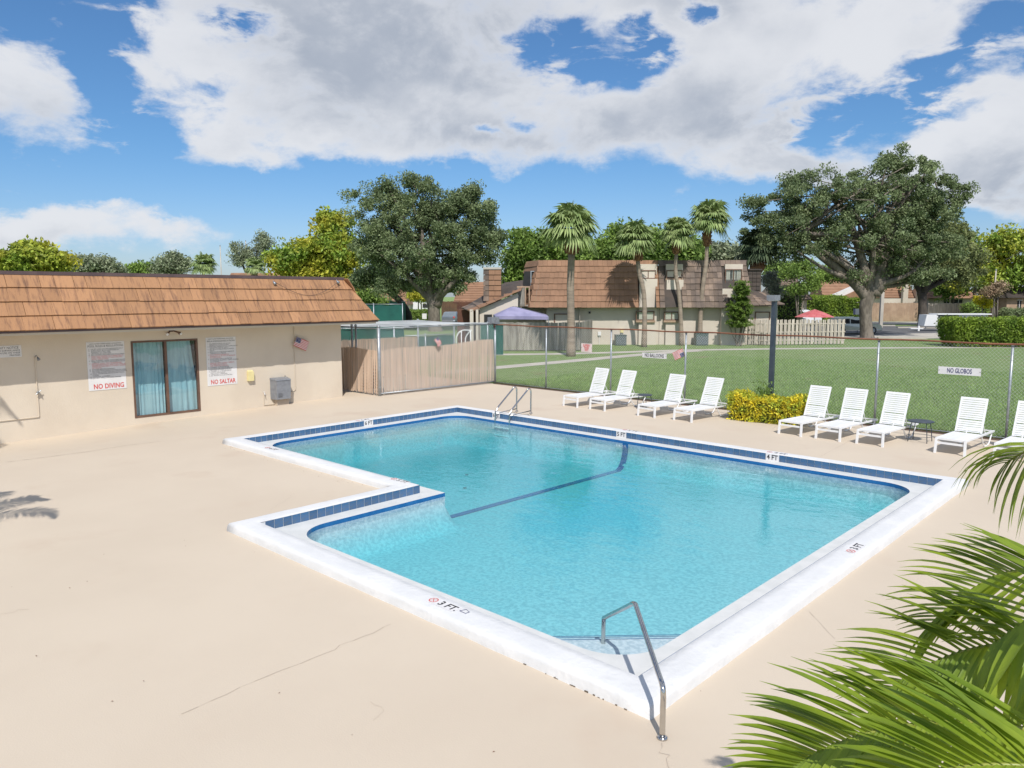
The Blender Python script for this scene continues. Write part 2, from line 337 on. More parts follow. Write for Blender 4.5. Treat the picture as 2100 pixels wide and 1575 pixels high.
def npmesh(name, V, F):
    """V (n,3); F (m,k) index array"""
    me = bpy.data.meshes.new(name); V = np.ascontiguousarray(V, np.float32); F = np.ascontiguousarray(F, np.int32); m, k = F.shape
    me.vertices.add(len(V)); me.vertices.foreach_set('co', V.ravel()); me.loops.add(m*k); me.loops.foreach_set('vertex_index', F.ravel())
    me.polygons.add(m); me.polygons.foreach_set('loop_start', np.arange(0, m*k, k, dtype=np.int32)); me.polygons.foreach_set('loop_total', np.full(m, k, np.int32))
    me.update(calc_edges=True); return me
def link(o, parent=None):
    COL.objects.link(o)
    if parent is not None: o.parent = parent
    return o
def tag(o, label=None, cat=None, group=None, kind=None):
    if label: o['label'] = label
    if cat: o['category'] = cat
    if group: o['group'] = group
    if kind: o['kind'] = kind
    return o
def obj(name, mb, m, parent=None, smooth=False, **k):
    me = mb if isinstance(mb, bpy.types.Mesh) else mb.mesh(name, smooth)
    if m is not None:
        if not me.materials: me.materials.append(MT[m] if isinstance(m, str) else m)
    o = bpy.data.objects.new(name, me); link(o, parent); tag(o, **k); return o
def thing(name, label, cat, loc=(0, 0, 0), rz=0.0, group=None):
    o = bpy.data.objects.new(name, None); o.empty_display_size = .2; link(o); o.location = tuple(map(float, loc)); o.rotation_euler = (0, 0, rz); tag(o, label, cat, group); return o
def vthing(name, label, cat, px, D, group=None):
    """a thing standing on the ground at image column px, D metres ahead; returns it and the offset of its view-frame coordinates"""
    X = VF(px, 700, D)[0]; w = V2W((X, D, 0)); return thing(name, label, cat, w, -YAW, group), (X, D, 0)
def dup(o, parent=None):
    c = o.copy(); COL.objects.link(c)
    if parent is not None: c.parent = parent
    for ch in o.children: dup(ch, c)
    return c
def bez(pts, n=8):
    """smooth curve through points (Catmull-Rom)"""
    P = [np.array(p, float) for p in pts]; P = [2*P[0]-P[1]]+P+[2*P[-1]-P[-2]]; out = []
    for i in range(1, len(P)-2):
        for t in np.linspace(0, 1, n, endpoint=False):
            a, b, c, d = P[i-1], P[i], P[i+1], P[i+2]
            out.append(.5*((2*b)+(-a+c)*t+(2*a-5*b+4*c-d)*t*t+(-a+3*b-3*c+d)*t**3))
    out.append(P[-2]); return out
def text(name, s, size, loc, eul, m, parent, align='CENTER', ext=0.0, width=None):
    cu = bpy.data.curves.new(name, 'FONT'); cu.body = s; cu.size = size; cu.align_x = align; cu.align_y = 'CENTER'; cu.resolution_u = 2; cu.extrude = ext; cu.offset = size*.022 if size >= .1 else 0
    t = bpy.data.objects.new('tmp', cu); COL.objects.link(t); dg = bpy.context.evaluated_depsgraph_get(); me = bpy.data.meshes.new_from_object(t.evaluated_get(dg))
    bpy.data.objects.remove(t); bpy.data.curves.remove(cu); me.materials.clear(); me.materials.append(MT[m])
    if width and len(me.vertices):
        xs = [v.co.x for v in me.vertices]; w = max(xs)-min(xs)
        if w > 0: me.transform(Matrix.Diagonal((width/w, 1, 1, 1)))
    o = bpy.data.objects.new(name, me); link(o, parent); o.location = loc; o.rotation_euler = eul; return o
E_WALL = (R(90), 0, R(90))     # faces +x, reads along +y
E_BACK = (R(90), 0, 0)         # faces -y, reads along +x

# ------------------------------------------------------------------ ground, deck
POOL = [(-13.571, 10.257), (0, 10.257), (0, 0), (-6.918, 0), (-6.918, 3.176), (-13.571, 3.176)]
def inside(x, y, pad=0):
    return (-6.918-pad < x < pad and -pad < y < 10.257+pad) or (-13.571-pad < x < pad and 3.176-pad < y < 10.257+pad)
def dz(x, y):
    a = min(max((-15.2-x)/3.4, 0), 1); b = min(max((8.5-y)/8.5, 0), 1); a = a*a*(3-2*a); return -0.2*a*b
xs = sorted(set([-26, -24, -22, -20.5, -19.6]+[round(-19.1+.49*i, 3) for i in range(0, 10)]+[-13.571-.2, -13.571+1, -11, -9, -6.918-.2, -5, -3, -1, .2, 2, 4, 7, 10]))
ys = sorted(set([-14, -11, -8, -6, -4, -3, -2, -1, -.2, 1, 2, 3.176-.2, 4, 5, 6, 7, 8, 9, 10.257+.2, 11.5, 13, 14.5, 16.3]))
mb = MB()
for i in range(len(xs)-1):
    for j in range(len(ys)-1):
        cx, cy = (xs[i]+xs[i+1])/2, (ys[j]+ys[j+1])/2
        if inside(cx, cy, .2): continue
        mb.quad(*[(x, y, dz(x, y)) for x, y in ((xs[i], ys[j]), (xs[i+1], ys[j]), (xs[i+1], ys[j+1]), (xs[i], ys[j+1]))])
deck = obj('pool_deck', mb, 'deck', kind='structure')
mb = MB(); B = 900; x0, x1, y0, y1 = -26, 10, -14, 16.3
for q in ((-B, -B, B, y0), (-B, y1, B, B), (-B, y0, x0, y1), (x1, y0, B, y1)):
    mb.quad((q[0], q[1], -.02), (q[2], q[1], -.02), (q[2], q[3], -.02), (q[0], q[3], -.02))
obj('lawn', mb, 'lawn', kind='structure')
# cracks and joints in the deck, thin irregular strips
def crack(pts, w=.006, z=.004, seed=0, jit=.02):
    r = np.random.default_rng(seed); P = []
    for (a, b), (c, d) in zip(pts[:-1], pts[1:]):
        A, Bp = U(a, b), U(c, d); n = max(3, int(np.linalg.norm(Bp-A)/.12))
        for i in range(n): P.append(A+(Bp-A)*i/n)
    P.append(U(*pts[-1])); P = np.array(P); P[1:-1, :2] += r.normal(0, jit, (len(P)-2, 2)); mb = MB()
    for i in range(len(P)-1):
        d = P[i+1]-P[i]; n = np.array([-d[1], d[0], 0]); n /= np.linalg.norm(n)+1e-9
        w0 = w*.7*(.3+1.1*r.random()); e = [P[i]-n*w0, P[i+1]-n*w0, P[i+1]+n*w0, P[i]+n*w0]
        mb.quad(*[(p[0], p[1], dz(p[0], p[1])+z) for p in e])
    return obj('crack', mb, 'crack', deck)
crack([(372, 1465), (520, 1398), (640, 1352), (802, 1280)], .004, .004, 1, .012)
crack([(1357, 1524), (1362, 1548), (1374, 1580)], .004, .005, 2)
crack([(1660, 1255), (1712, 1310)], .003, .004, 3, .004)
crack([(1683, 936), (1745, 903)], .006, .004, 4, .004)
crack([(0, 949), (90, 938), (175, 927), (255, 914), (330, 905)], .012, .006, 5, .004)
crack([(1, 1260), (60, 1250)], .003, .004, 6)
crack([(765, 1478), (790, 1458), (760, 1440)], .0025, .004, 7, .01)
crack([(555, 1050), (600, 1013), (660, 1003)], .003, .004, 8, .02)

# paths on the lawn
def strip(name, pts, w, m, z, kind='structure', label=None):
    P = [U(a, b) for a, b in pts]; mb = MB(); L = []; Rr = []
    for i, p in enumerate(P):
        d = P[min(i+1, len(P)-1)]-P[max(i-1, 0)]; n = np.array([-d[1], d[0], 0]); n /= np.linalg.norm(n)
        L.append(p-n*w/2); Rr.append(p+n*w/2)
    for i in range(len(P)-1):
        mb.quad(*[(q[0], q[1], z) for q in (L[i], L[i+1], Rr[i+1], Rr[i])])
    return obj(name, mb, m, kind=kind)
strip('path', [(900, 764), (1015, 753.5), (1140, 742.5), (1300, 728), (1375, 722), (1430, 718.5)], 1.15, 'concrete', -.012)
strip('path', [(700, 731), (1015, 726.5), (1140, 725.2), (1250, 722.5), (1400, 717.5), (1600, 714.6), (1800, 713), (2100, 711.5), (2500, 708)], 1.2, 'concrete', -.016)
def gpoly(name, pts, m, z, **k):
    mb = MB(); mb.quad(*[(*(U(a, b)[:2]), z) for a, b in pts]); return obj(name, mb, m, **k)
gpoly('road', [(1450, 694), (1450, 668.5), (2900, 668), (2900, 696), (1950, 694)], 'asphalt', -.012, kind='structure')
gpoly('pavement', [(1500, 665), (1500, 659.5), (2900, 659), (2900, 664.5)], 'concrete', -.008, kind='structure')
gpoly('road', [(860, 668), (860, 664), (1010, 663), (1010, 667)], 'concrete', -.012, kind='structure')
gpoly('pavement', [(1700, 691), (1850, 684), (1960, 682), (2060, 690), (1900, 694)], 'concrete', -.006, kind='structure')
def kerb(a, b, w=.3, h=.14):
    A, Bp = U(*a), U(*b); mb = MB(); mb.bar((A[0], A[1], h/2-.03), (Bp[0], Bp[1], h/2-.03), w, h); return obj('kerb', mb, 'concrete', kind='structure')
kerb((1840, 672.5), (1895, 672.5)); kerb((1900, 673), (1980, 675)); kerb((1560, 668), (1835, 668.5)); kerb((1800, 694.5), (1900, 695))

# ------------------------------------------------------------------ the pool
CT = .13; WZ = -.078
pool = thing('swimming_pool', 'L-shaped outdoor swimming pool with white coping and a band of blue tiles', 'swimming pool')
def ring(poly, d):
    """polygon (clockwise seen from above) offset outwards by d"""
    n = len(poly); out = []
    for i in range(n):
        a = np.array(poly[i-1]); b = np.array(poly[i]); c = np.array(poly[(i+1) % n])
        e1 = (b-a)/np.linalg.norm(b-a); e2 = (c-b)/np.linalg.norm(c-b)
        n1 = np.array([-e1[1], e1[0]]); n2 = np.array([-e2[1], e2[0]]); out.append(b+(n1+n2)*d)
    return out
def densify(poly, step=.35):
    out = []
    for i in range(len(poly)):
        a = np.array(poly[i]); b = np.array(poly[(i+1) % len(poly)]); n = max(1, int(np.linalg.norm(b-a)/step))
        out += [a+(b-a)*k/n for k in range(n)]
    return out
def ringdens(d, step=.3):
    r0 = POOL; r1 = ring(POOL, d); out = []
    for i in range(6):
        n = max(1, int(np.linalg.norm(np.array(POOL[i])-np.array(POOL[(i+1) % 6]))/step))
        a = np.array(r1[i]); b = np.array(r1[(i+1) % 6]); out += [a+(b-a)*k/n for k in range(n)]
    return out
prof = [(0.0, CT-.012), (.0, CT-.004), (.004, CT), (.10, CT), (.2, CT+.001), (.300, CT-.001), (.328, CT-.008), (.345, CT-.026), (.352, CT-.05), (.358, .04), (.366, -.02)]
rr_ = np.random.default_rng(3); rings = []
for k, (d, z) in enumerate(prof):
    pts = ringdens(d); wob = np.array([0]*0)
    rings.append([(p[0]+(rr_.normal(0, .003) if k > 4 else 0), p[1]+(rr_.normal(0, .003) if k > 4 else 0), z+(rr_.normal(0, .0012) if 2 < k < 9 else 0)) for p in pts])
n = len(rings[0]); V = [p for r_ in rings for p in r_]
F = [(k*n+i, k*n+(i+1) % n, (k+1)*n+(i+1) % n, (k+1)*n+i) for k in range(len(prof)-1) for i in range(n)]
obj('coping', MB().add(V, F), 'coping', pool, smooth=True)
# inner basin outline with rounded corners
def rounded(d, rad, seg=9):
    base = ring(POOL, -d); out = []; m = len(base)
    for i in range(m):
        a = np.array(base[i-1]); b = np.array(base[i]); c = np.array(base[(i+1) % m]); e1 = (a-b)/np.linalg.norm(a-b); e2 = (c-b)/np.linalg.norm(c-b)
        if i == 4 or rad <= 0: out.append(tuple(b)); continue
        ctr = b+e1*rad+e2*rad; s = b+e1*rad; e = b+e2*rad
        for k in range(seg+1):
            t = math.pi/2*k/seg; out.append(tuple(ctr-e2*rad*math.cos(t)-e1*rad*math.sin(t)))
    return out
LW = .33
inner = rounded(LW, .62)
def fillmesh(name, outline, z, hole=None, zf=None, step=None):
    import bmesh
    bm = bmesh.new(); vs = [bm.verts.new((x, y, z)) for x, y in outline]; es = [bm.edges.new((vs[i], vs[(i+1) % len(vs)])) for i in range(len(vs))]
    if hole:
        hs = [bm.verts.new((x, y, z)) for x, y in hole]; es += [bm.edges.new((hs[i], hs[(i+1) % len(hs)])) for i in range(len(hs))]
    bmesh.ops.triangle_fill(bm, use_beauty=True, use_dissolve=False, edges=es, normal=(0, 0, 1))
    me = bpy.data.meshes.new(name); bm.to_mesh(me); bm.free(); return me
LZ = CT-.152
obj('gutter_ledge', fillmesh('gutter_ledge', [tuple(p) for p in ring(POOL, .02)], LZ, inner), 'ledge', pool)
def wallband(outline, z0, z1, flip=False):
    mb = MB(); m = len(outline)
    for i in range(m):
        a, b = outline[i], outline[(i+1) % m]; mb.quad((a[0], a[1], z0), (b[0], b[1], z0), (b[0], b[1], z1), (a[0], a[1], z1))
    return mb
obj('trim_band', wallband(inner, LZ-.072, LZ), 'trim', pool)
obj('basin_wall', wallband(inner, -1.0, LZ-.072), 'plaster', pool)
def segd(x, y):
    best = 9
    for i in range(6):
        (ax, ay), (bx, by) = EDG[i], EDG[(i+1) % 6]; dx, dy = bx-ax, by-ay; t = min(max(((x-ax)*dx+(y-ay)*dy)/(dx*dx+dy*dy), 0), 1); best = min(best, math.hypot(x-ax-dx*t, y-ay-dy*t))
    return best
EDG = [tuple(p) for p in ring(POOL, -LW)]
def depth(x, y):
    u = min(max((-x-1+.25*y)/13, 0), 1); d = -(.50+.36*u); q = max(0, 1-segd(x, y)/.34); return d+(-d-.14)*(1-math.sqrt(max(0, 1-q*q)))
mb = MB(); gx = np.linspace(-13.25, -.32, 131); gy = np.linspace(.32, 9.94, 97)
vid = {}
for i, x in enumerate(gx):
    for j, y in enumerate(gy): vid[i, j] = len(mb.v); mb.v.append((x, y, depth(x, y)))
for i in range(130):
    for j in range(96):
        if inside((gx[i]+gx[i+1])/2, (gy[j]+gy[j+1])/2, -.30): mb.f.append((vid[i, j], vid[i+1, j], vid[i+1, j+1], vid[i, j+1]))
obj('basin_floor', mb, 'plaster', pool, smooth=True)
# lane line on the floor and up the far wall
mb = MB(); yy = np.array(list(np.linspace(4.0, 9.5, 12))+list(np.linspace(9.54, 9.915, 12))); LX = -7.02
for a, b in zip(yy[:-1], yy[1:]): mb.quad((LX-.085, a, depth(LX, a)+.012), (LX+.085, a, depth(LX, a)+.012), (LX+.085, b, depth(LX, b)+.012), (LX-.085, b, depth(LX, b)+.012))
mb.quad((LX-.085, 9.918, -.3), (LX+.085, 9.918, -.3), (LX+.085, 9.918, LZ-.07), (LX-.085, 9.918, LZ-.07))
obj('lane_line', mb, 'trim', pool)
# corner steps, cut diagonally across the near corner
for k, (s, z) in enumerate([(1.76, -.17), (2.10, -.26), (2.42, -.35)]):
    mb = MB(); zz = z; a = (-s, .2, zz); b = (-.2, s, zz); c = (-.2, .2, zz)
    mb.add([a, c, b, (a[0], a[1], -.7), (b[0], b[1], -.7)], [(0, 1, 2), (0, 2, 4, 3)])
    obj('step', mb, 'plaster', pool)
    mb = MB(); e = .05/1.414
    mb.add([(-s, .2, zz+.005), (-.2, s, zz+.005), (-.2, s-.015, zz+.005), (-s+.015, .2, zz+.005), (-s-.004, .2, zz-.008), (-.2, s+.004, zz-.008)], [(0, 3, 2, 1), (0, 1, 5, 4)])
    obj('step_edge', mb, 'trim', pool)
# skimmer ring / return fitting and main drains
for (a, b) in ((1583, 968), ):
    p = U(a, b, -.25); mb = MB(); p = U(a, b, -.56); mb.tube([(p[0]+.15*math.cos(a_), p[1]-.25+.15*math.sin(a_), depth(p[0], p[1]-.25)+.02) for a_ in np.linspace(0, 2*math.pi, 24)], .016, 6); obj('return_fitting', mb, 'black', pool)
for (x, y) in ((-9.6, 6.9), (-8.6, 5.9)):
    mb = MB(); mb.lathe([(.0, .0), (.035, .012), (.045, 0)], (x, y, depth(x, y)+.01), 12); obj('drain_cover', mb, 'box', pool)
# tile band
TW = .1547
tile_me = MB().box(-.0722, -.004, -.0715, .0722, .004, .0715).mesh('tile'); tile_me.materials.append(MT['tile'])
mark_me = MB().box(-.15, -.004, -.0735, .15, .004, .0735).mesh('depth_marker'); mark_me.materials.append(MT['sign'])
walls = [(POOL[5], POOL[0], True), (POOL[0], POOL[1], True), (POOL[3], POOL[4], True), (POOL[1], POOL[2], False), (POOL[2], POOL[3], False), (POOL[4], POOL[5], False)]
marks = {0: [(UA(753, 868, 0, -13.57)[1], '6 FT')], 1: [(UA(1020, 852, 1, 10.25)[0], '6 FT'), (UA(1272, 889, 1, 10.25)[0], '5 FT'), (UA(1578, 938, 1, 10.25)[0], '4 FT')], 2: []}
zc = CT-.0795; hid = MB(); gb = MB()
for wi, (A, Bp, vis) in enumerate(walls):
    A = np.array(A); Bp = np.array(Bp); L = np.linalg.norm(Bp-A); d = (Bp-A)/L; nin = np.array([d[1], -d[0]]); rot = math.atan2(d[1], d[0])
    a3 = np.array([*(A+nin*-.0), 0]); q0 = A; q1 = Bp
    gb.quad((q0[0], q0[1], LZ), (q1[0], q1[1], LZ), (q1[0], q1[1], CT-.006), (q0[0], q0[1], CT-.006))
    mk = [((abs(m-A[1]) if wi in (0, 2) else abs(m-A[0])), s) for m, s in marks.get(wi, [])]
    nt_ = int(L/TW); off = (L-nt_*TW)/2
    if off > .03: nt_ = nt_; off = 0.0 if wi != 2 else L-nt_*TW
    skip = set()
    for m, s in mk:
        k0 = int(round((m-off)/TW-1)); skip |= {k0, k0+1}
        c = A+d*(off+(k0+1)*TW)+nin*.006
        mo = bpy.data.objects.new('depth_marker', mark_me); link(mo, pool); mo.location = (c[0], c[1], zc); mo.rotation_euler = (0, 0, rot)
        if wi == 0:
            mo.rotation_euler = (0, 0, rot+math.pi); text('lettering', s, .15, (0, 0, 0), (R(90), 0, R(180)), 'black', mo, width=.25).location = (0, .006, 0)
        else:
            text('lettering', s, .15, (0, -.006, 0), E_BACK, 'black', mo, width=.25)
    for k in range(nt_+1):
        if k in skip: continue
        w = 1.0
        if k == nt_:
            rem = L-off-nt_*TW
            if rem < .03: continue
            w = (rem-.008)/.147
        c = A+d*(off+k*TW+(TW if w == 1.0 else rem)/2)+nin*.005
        if vis:
            o = bpy.data.objects.new('tile', tile_me); link(o, pool); o.location = (c[0], c[1], zc); o.rotation_euler = (0, 0, rot); o.scale = (w, 1, 1)
        else:
            e = d*.0735*w; q = nin*.004
            hid.hexa([(*(c-e-q), zc-.0715), (*(c+e-q), zc-.0715), (*(c+e+q), zc-.0715), (*(c-e+q), zc-.0715), (*(c-e-q), zc+.0715), (*(c+e-q), zc+.0715), (*(c+e+q), zc+.0715), (*(c-e+q), zc+.0715)])
obj('tile_band', hid, 'tile', pool, kind='stuff')
obj('grout_band', gb, 'grout', pool)
# lettering on top of the coping
def copmark(px, py, s, rz, w=.34, circ=True):
    p = U(px, py, CT); mb = MB(); mb.box(-w/2-.02, -.075, 0, w/2+.1, .075, .004)
    t = obj('depth_plate', mb, 'sign', pool); t.location = (p[0], p[1], CT+.001); t.rotation_euler = (0, 0, rz)
    text('lettering', s, .15, (.12, 0, .006), (0, 0, 0), 'black', t, width=.29)
    m2 = MB(); n = 20
    for i in range(n):
        a0, a1 = 2*math.pi*i/n, 2*math.pi*(i+1)/n
        m2.quad(*[(-.13+r_*math.cos(a), r_*math.sin(a), .006) for r_, a in ((.058, a0), (.058, a1), (.048, a1), (.048, a0))])
    for s_ in (1, -1):
        c, q = .036, .005; m2.quad((-.13-c-q, -c*s_, .007), (-.13-c+q, -c*s_-q*s_*0, .007), (-.13+c+q, c*s_, .007), (-.13+c-q, c*s_, .007))
    obj('no_diving_symbol', m2, 'red', t)
    return t
copmark(905, 1238, '3 FT.', 0); copmark(1752, 1126, '3 FT', R(90)); copmark(555, 920, '6 FT', 0); copmark(817, 985, '5 FT', 0)
copmark(742, 862, '6 FT', R(90)); copmark(1290, 883, '5 FT', 0); copmark(1590, 929, '4 FT', 0)
p = U(953, 1254, CT); mb = MB(); mb.tube([(p[0]-.05, p[1]-.03, CT+.004), (p[0]+.05, p[1]-.035, CT+.004), (p[0]+.055, p[1]+.02, CT+.004), (p[0]-.02, p[1]+.045, CT+.004), (p[0]-.05, p[1]-.03, CT+.004)], .003, 4)
obj('pen_mark', mb, 'navy', pool)
# water: top sheet inside the basin, sides and bottom buried behind the plaster
wo_ = rounded(LW-.03, .62); me = fillmesh('water', wo_, WZ)
mb = MB(); mb.v = [tuple(v.co) for v in me.vertices]; mb.f = [tuple(p.vertices) for p in me.polygons]
nw = len(wo_); b0 = len(mb.v); mb.v += [(x, y, WZ) for x, y in wo_]+[(x, y, -1.3) for x, y in wo_]
mb.f += [(b0+i, b0+(i+1) % nw, b0+nw+(i+1) % nw, b0+nw+i) for i in range(nw)]; mb.f.append(tuple(b0+nw+i for i in range(nw)))
import bmesh
me = mb.mesh('water'); bm = bmesh.new(); bm.from_mesh(me); bmesh.ops.remove_doubles(bm, verts=bm.verts, dist=.0005); bmesh.ops.recalc_face_normals(bm, faces=bm.faces); bm.to_mesh(me); bm.free()
obj('water', me, 'water', kind='structure')

r = np.random.default_rng(77); mb = MB()
for k in range(60):
    if k < 28: p = U(r.uniform(20, 1500), r.uniform(900, 1560), 0)
    else: p = U(480+r.uniform(0, 1)*380, 915, 0); p = np.array([r.uniform(-13.8, -7), 3.176-.42-abs(r.normal(0, .12)), 0])
    if inside(p[0], p[1], .4) or p[0] < -18.5: continue
    a = r.uniform(0, 6.28); l = r.uniform(.007, .016); z = dz(p[0], p[1])+.006
    mb.quad((p[0]+math.cos(a)*l, p[1]+math.sin(a)*l, z), (p[0]-math.sin(a)*l*.4, p[1]+math.cos(a)*l*.4, z+.006), (p[0]-math.cos(a)*l, p[1]-math.sin(a)*l, z+.002), (p[0]+math.sin(a)*l*.4, p[1]-math.cos(a)*l*.4, z+.004))
obj('leaf_litter', mb, 'boots', label='a few tiny dry leaves scattered over the beige pool deck', cat='leaf litter', kind='stuff')
mb = MB()
for k in range(46):
    x = -1.5+1.7*(k/46)**.8+r.normal(0, .02)
    if r.random() < .68 or (x < -.9 and r.random() < .5): continue
    w_ = r.uniform(.008, .05); mb.box(x, -.3705, .0, x+w_, -.3655, r.uniform(.004, .014))
obj('chipped_edge', mb, 'earth', pool, kind='stuff')

# ladder and handrails
lad = thing('pool_ladder', 'pair of bent stainless ladder rails at the far left corner of the pool', 'pool ladder', (-11.3, 10.3, 0))
for x in (-11.60, -11.03):
    yb = 10.86; c = [(x, yb, .1), (x, yb, .55), (x, yb, .78), (x, yb-.045, .865), (x, yb-.13, .87), (x, yb-.21, .80), (x, 10.12, .40), (x, 10.0, .28), (x, 9.95, .16), (x, 9.95, -.5)]
    mb = MB((-11.3, 10.3, 0)); mb.tube(bez(c, 5), .024, 10); o = obj('rail', mb, 'steel', lad, smooth=True)
    mb = MB((-11.3, 10.3, 0)); mb.tube([(x, yb, .22), (x, 9.95, .17)], .016, 8); obj('brace', mb, 'steel', lad, smooth=True)
    mb = MB((-11.3, 10.3, 0)); mb.lathe([(.05, 0), (.045, .03), (.026, .035)], (x, yb, CT), 14); obj('flange', mb, 'steel', lad, smooth=True)
for z in (-.22, -.45):
    mb = MB((-11.3, 10.3, 0)); mb.box(-11.6, 9.88, z, -11.03, 9.97, z+.025); obj('rung', mb, 'white', lad)
hb = U(1358, 1514); zb = UA(1362, 1412, 1, hb[1])[2]; top = UA(1302, 1236, 0, -.30); en = UA(1240, 1267, 0, -.98)
hr = thing('handrail', 'bent stainless handrail rising from the deck at the near corner steps', 'handrail', (hb[0], hb[1], 0))
P0 = np.array([hb[0], hb[1], 0]); Pb = np.array([hb[0], hb[1], zb]); dv = (top-Pb); dv /= np.linalg.norm(dv)
d2 = (en-top); d2 /= np.linalg.norm(d2)
c = [P0, P0+[0, 0, .25], Pb-[0, 0, .06], Pb+dv*.04, Pb+dv*.2, (Pb+top)/2, top-dv*.09, top-dv*.03+[0, 0, -.005], top+d2*.05, top+d2*.2, (top+en)/2, en-d2*.04, en+np.array([-.02, .01, -.05]), en+np.array([-.02, .01, -.38])]
mb = MB((hb[0], hb[1], 0)); mb.tube(bez(c, 4), .024, 12); obj('rail', mb, 'steel', hr, smooth=True)
mb = MB(); mb.lathe([(.045, 0), (.045, .012), (.03, .02)], (0, 0, 0), 16); obj('flange', mb, 'steel', hr, smooth=True)

# ------------------------------------------------------------------ the pool house
WX = -19.1; EY = 9.8
ph = thing('pool_house', 'long single-storey cream pool house with an orange tiled mansard roof', 'building')
mb = MB(); t = .2; wy0, wy1, wz0, wz1 = 2.71, 4.65, .06, 2.29
mb.box(WX-t, -9, -.35, WX, wy0, 2.72); mb.box(WX-t, wy1, -.35, WX, EY, 2.72); mb.box(WX-t, wy0, wz1, WX, wy1, 2.72); mb.box(WX-t, wy0, -.35, WX, wy1, wz0)
mb.box(-25, EY-t, -.35, WX-t, EY, 2.72); mb.box(-25, -9, -.35, -24.8, EY-t, 2.72); mb.box(-24.8, -9, -.35, WX-t, -8.8, 2.72)
obj('wall', mb, 'stucco', ph)
mb = MB(); mb.box(-24.8, -8.8, 2.6, -18.25, 10.7, 2.70); obj('soffit', mb, 'stucco', ph)
EX, EZ, TX, TZ = -18.19, 2.705, -18.98, 4.13; EYo, TYo = 10.76, 9.86
mb = MB(); mb.add([(EX-.06, -10, EZ), (EX-.06, EYo-.05, EZ), (TX-.05, TYo, TZ), (TX-.05, -10, TZ)], [(0, 1, 2, 3)])
mb.add([(EX-.06, EYo-.05, EZ), (-26, EYo-.05, EZ), (-25.1, TYo, TZ), (TX-.05, TYo, TZ)], [(0, 1, 2, 3)])
mb.add([(TX-.05, -10, TZ-.02), (TX-.05, TYo, TZ-.02), (-25.1, TYo, TZ-.02), (-25.1, -10, TZ-.02)], [(0, 1, 2, 3)]); mb.add([(-26, -10, EZ), (-25.1, -10, TZ), (-25.1, TYo, TZ), (-26, EYo-.05, EZ)], [(0, 1, 2, 3)])
roof = obj('roof', mb, 'dark_shingle', ph)
sl_ = np.array([TX-EX, 0, TZ-EZ]); SL = np.linalg.norm(sl_); sl_ /= SL; nrm = np.array([sl_[2], 0, -sl_[0]])
rows = 4; ex = SL/rows
def wedge(w, skew=0.0, skew2=0.0):
    """roof tile: lower edge proud; local x along the roof, y up the slope, z off it; origin lower left"""
    h = ex+.03
    return MB().hexa([(0, 0, .012), (w, 0, .012), (w-skew2, h, .0), (0, h, .0), (0, 0, .062), (w, 0, .062), (w-skew, h, .022), (0, h, .022)])
unit = wedge(1.0).mesh('roof_tile'); unit.materials.append(MT['rtile'])
Rm = Matrix(((0, sl_[0], nrm[0]), (1, sl_[1], nrm[1]), (0, sl_[2], nrm[2]))).to_4x4()
rt = random.Random(4)
for k in range(rows):
    base = np.array([EX, 0, EZ])+sl_*ex*k; yend = EYo-(EYo-TYo)*k/rows; y = yend; first = True
    yl = -4.6-rt.random()*.3
    while y > yl:
        w = rt.choice([.30, .34, .34, .38, .42, .46]); y -= w
        if first:
            sk = (EYo-TYo)/rows; me = wedge(w-.012, sk, sk).mesh('roof_tile'); me.materials.append(MT['rtile']); o = bpy.data.objects.new('roof_tile', me); s_ = 1; first = False
        else:
            o = bpy.data.objects.new('roof_tile', unit); s_ = w-rt.choice([.004, .004, .012])
        link(o, roof); dn = rt.uniform(-.007, .007)
        Mx = Matrix.Translation(Vector((base[0], y, base[2]))+Vector(sl_)*dn) @ Rm @ Matrix.Diagonal((s_, 1, 1, 1)); o.matrix_basis = Mx
# the hidden hip end: one strip per course
mb = MB()
for k in range(rows):
    f0, f1 = k/rows, (k+1.05)/rows
    for i in range(14):
        a = EX-.5*i-(EX-TX)*0; b = a-.48; x0_ = min(a, EX+(TX-EX)*f0); 
        mb.hexa([(x0_, EYo+(TYo-EYo)*f0+.03, EZ+(TZ-EZ)*f0), (b, EYo+(TYo-EYo)*f0+.03, EZ+(TZ-EZ)*f0), (b, EYo+(TYo-EYo)*f1, EZ+(TZ-EZ)*f1), (min(x0_, EX+(TX-EX)*f1), EYo+(TYo-EYo)*f1, EZ+(TZ-EZ)*f1),
                 (x0_, EYo+(TYo-EYo)*f0+.06, EZ+(TZ-EZ)*f0+.02), (b, EYo+(TYo-EYo)*f0+.06, EZ+(TZ-EZ)*f0+.02), (b, EYo+(TYo-EYo)*f1+.02, EZ+(TZ-EZ)*f1+.02), (min(x0_, EX+(TX-EX)*f1), EYo+(TYo-EYo)*f1+.02, EZ+(TZ-EZ)*f1+.02)])
obj('hip_tiles', mb, 'rtile', roof, kind='stuff')
mb = MB(); mb.box(TX-.2, -10, TZ-.01, TX+.05, TYo+.03, TZ+.085); mb.box(-25.1, TYo-.2, TZ-.01, TX-.2, TYo+.03, TZ+.085); obj('fascia_cap', mb, 'fascia', roof)
mb = MB(); mb.box(EX-.07, -10, EZ-.045, EX-.01, EYo, EZ+.0); obj('drip_edge', mb, 'fascia', roof)
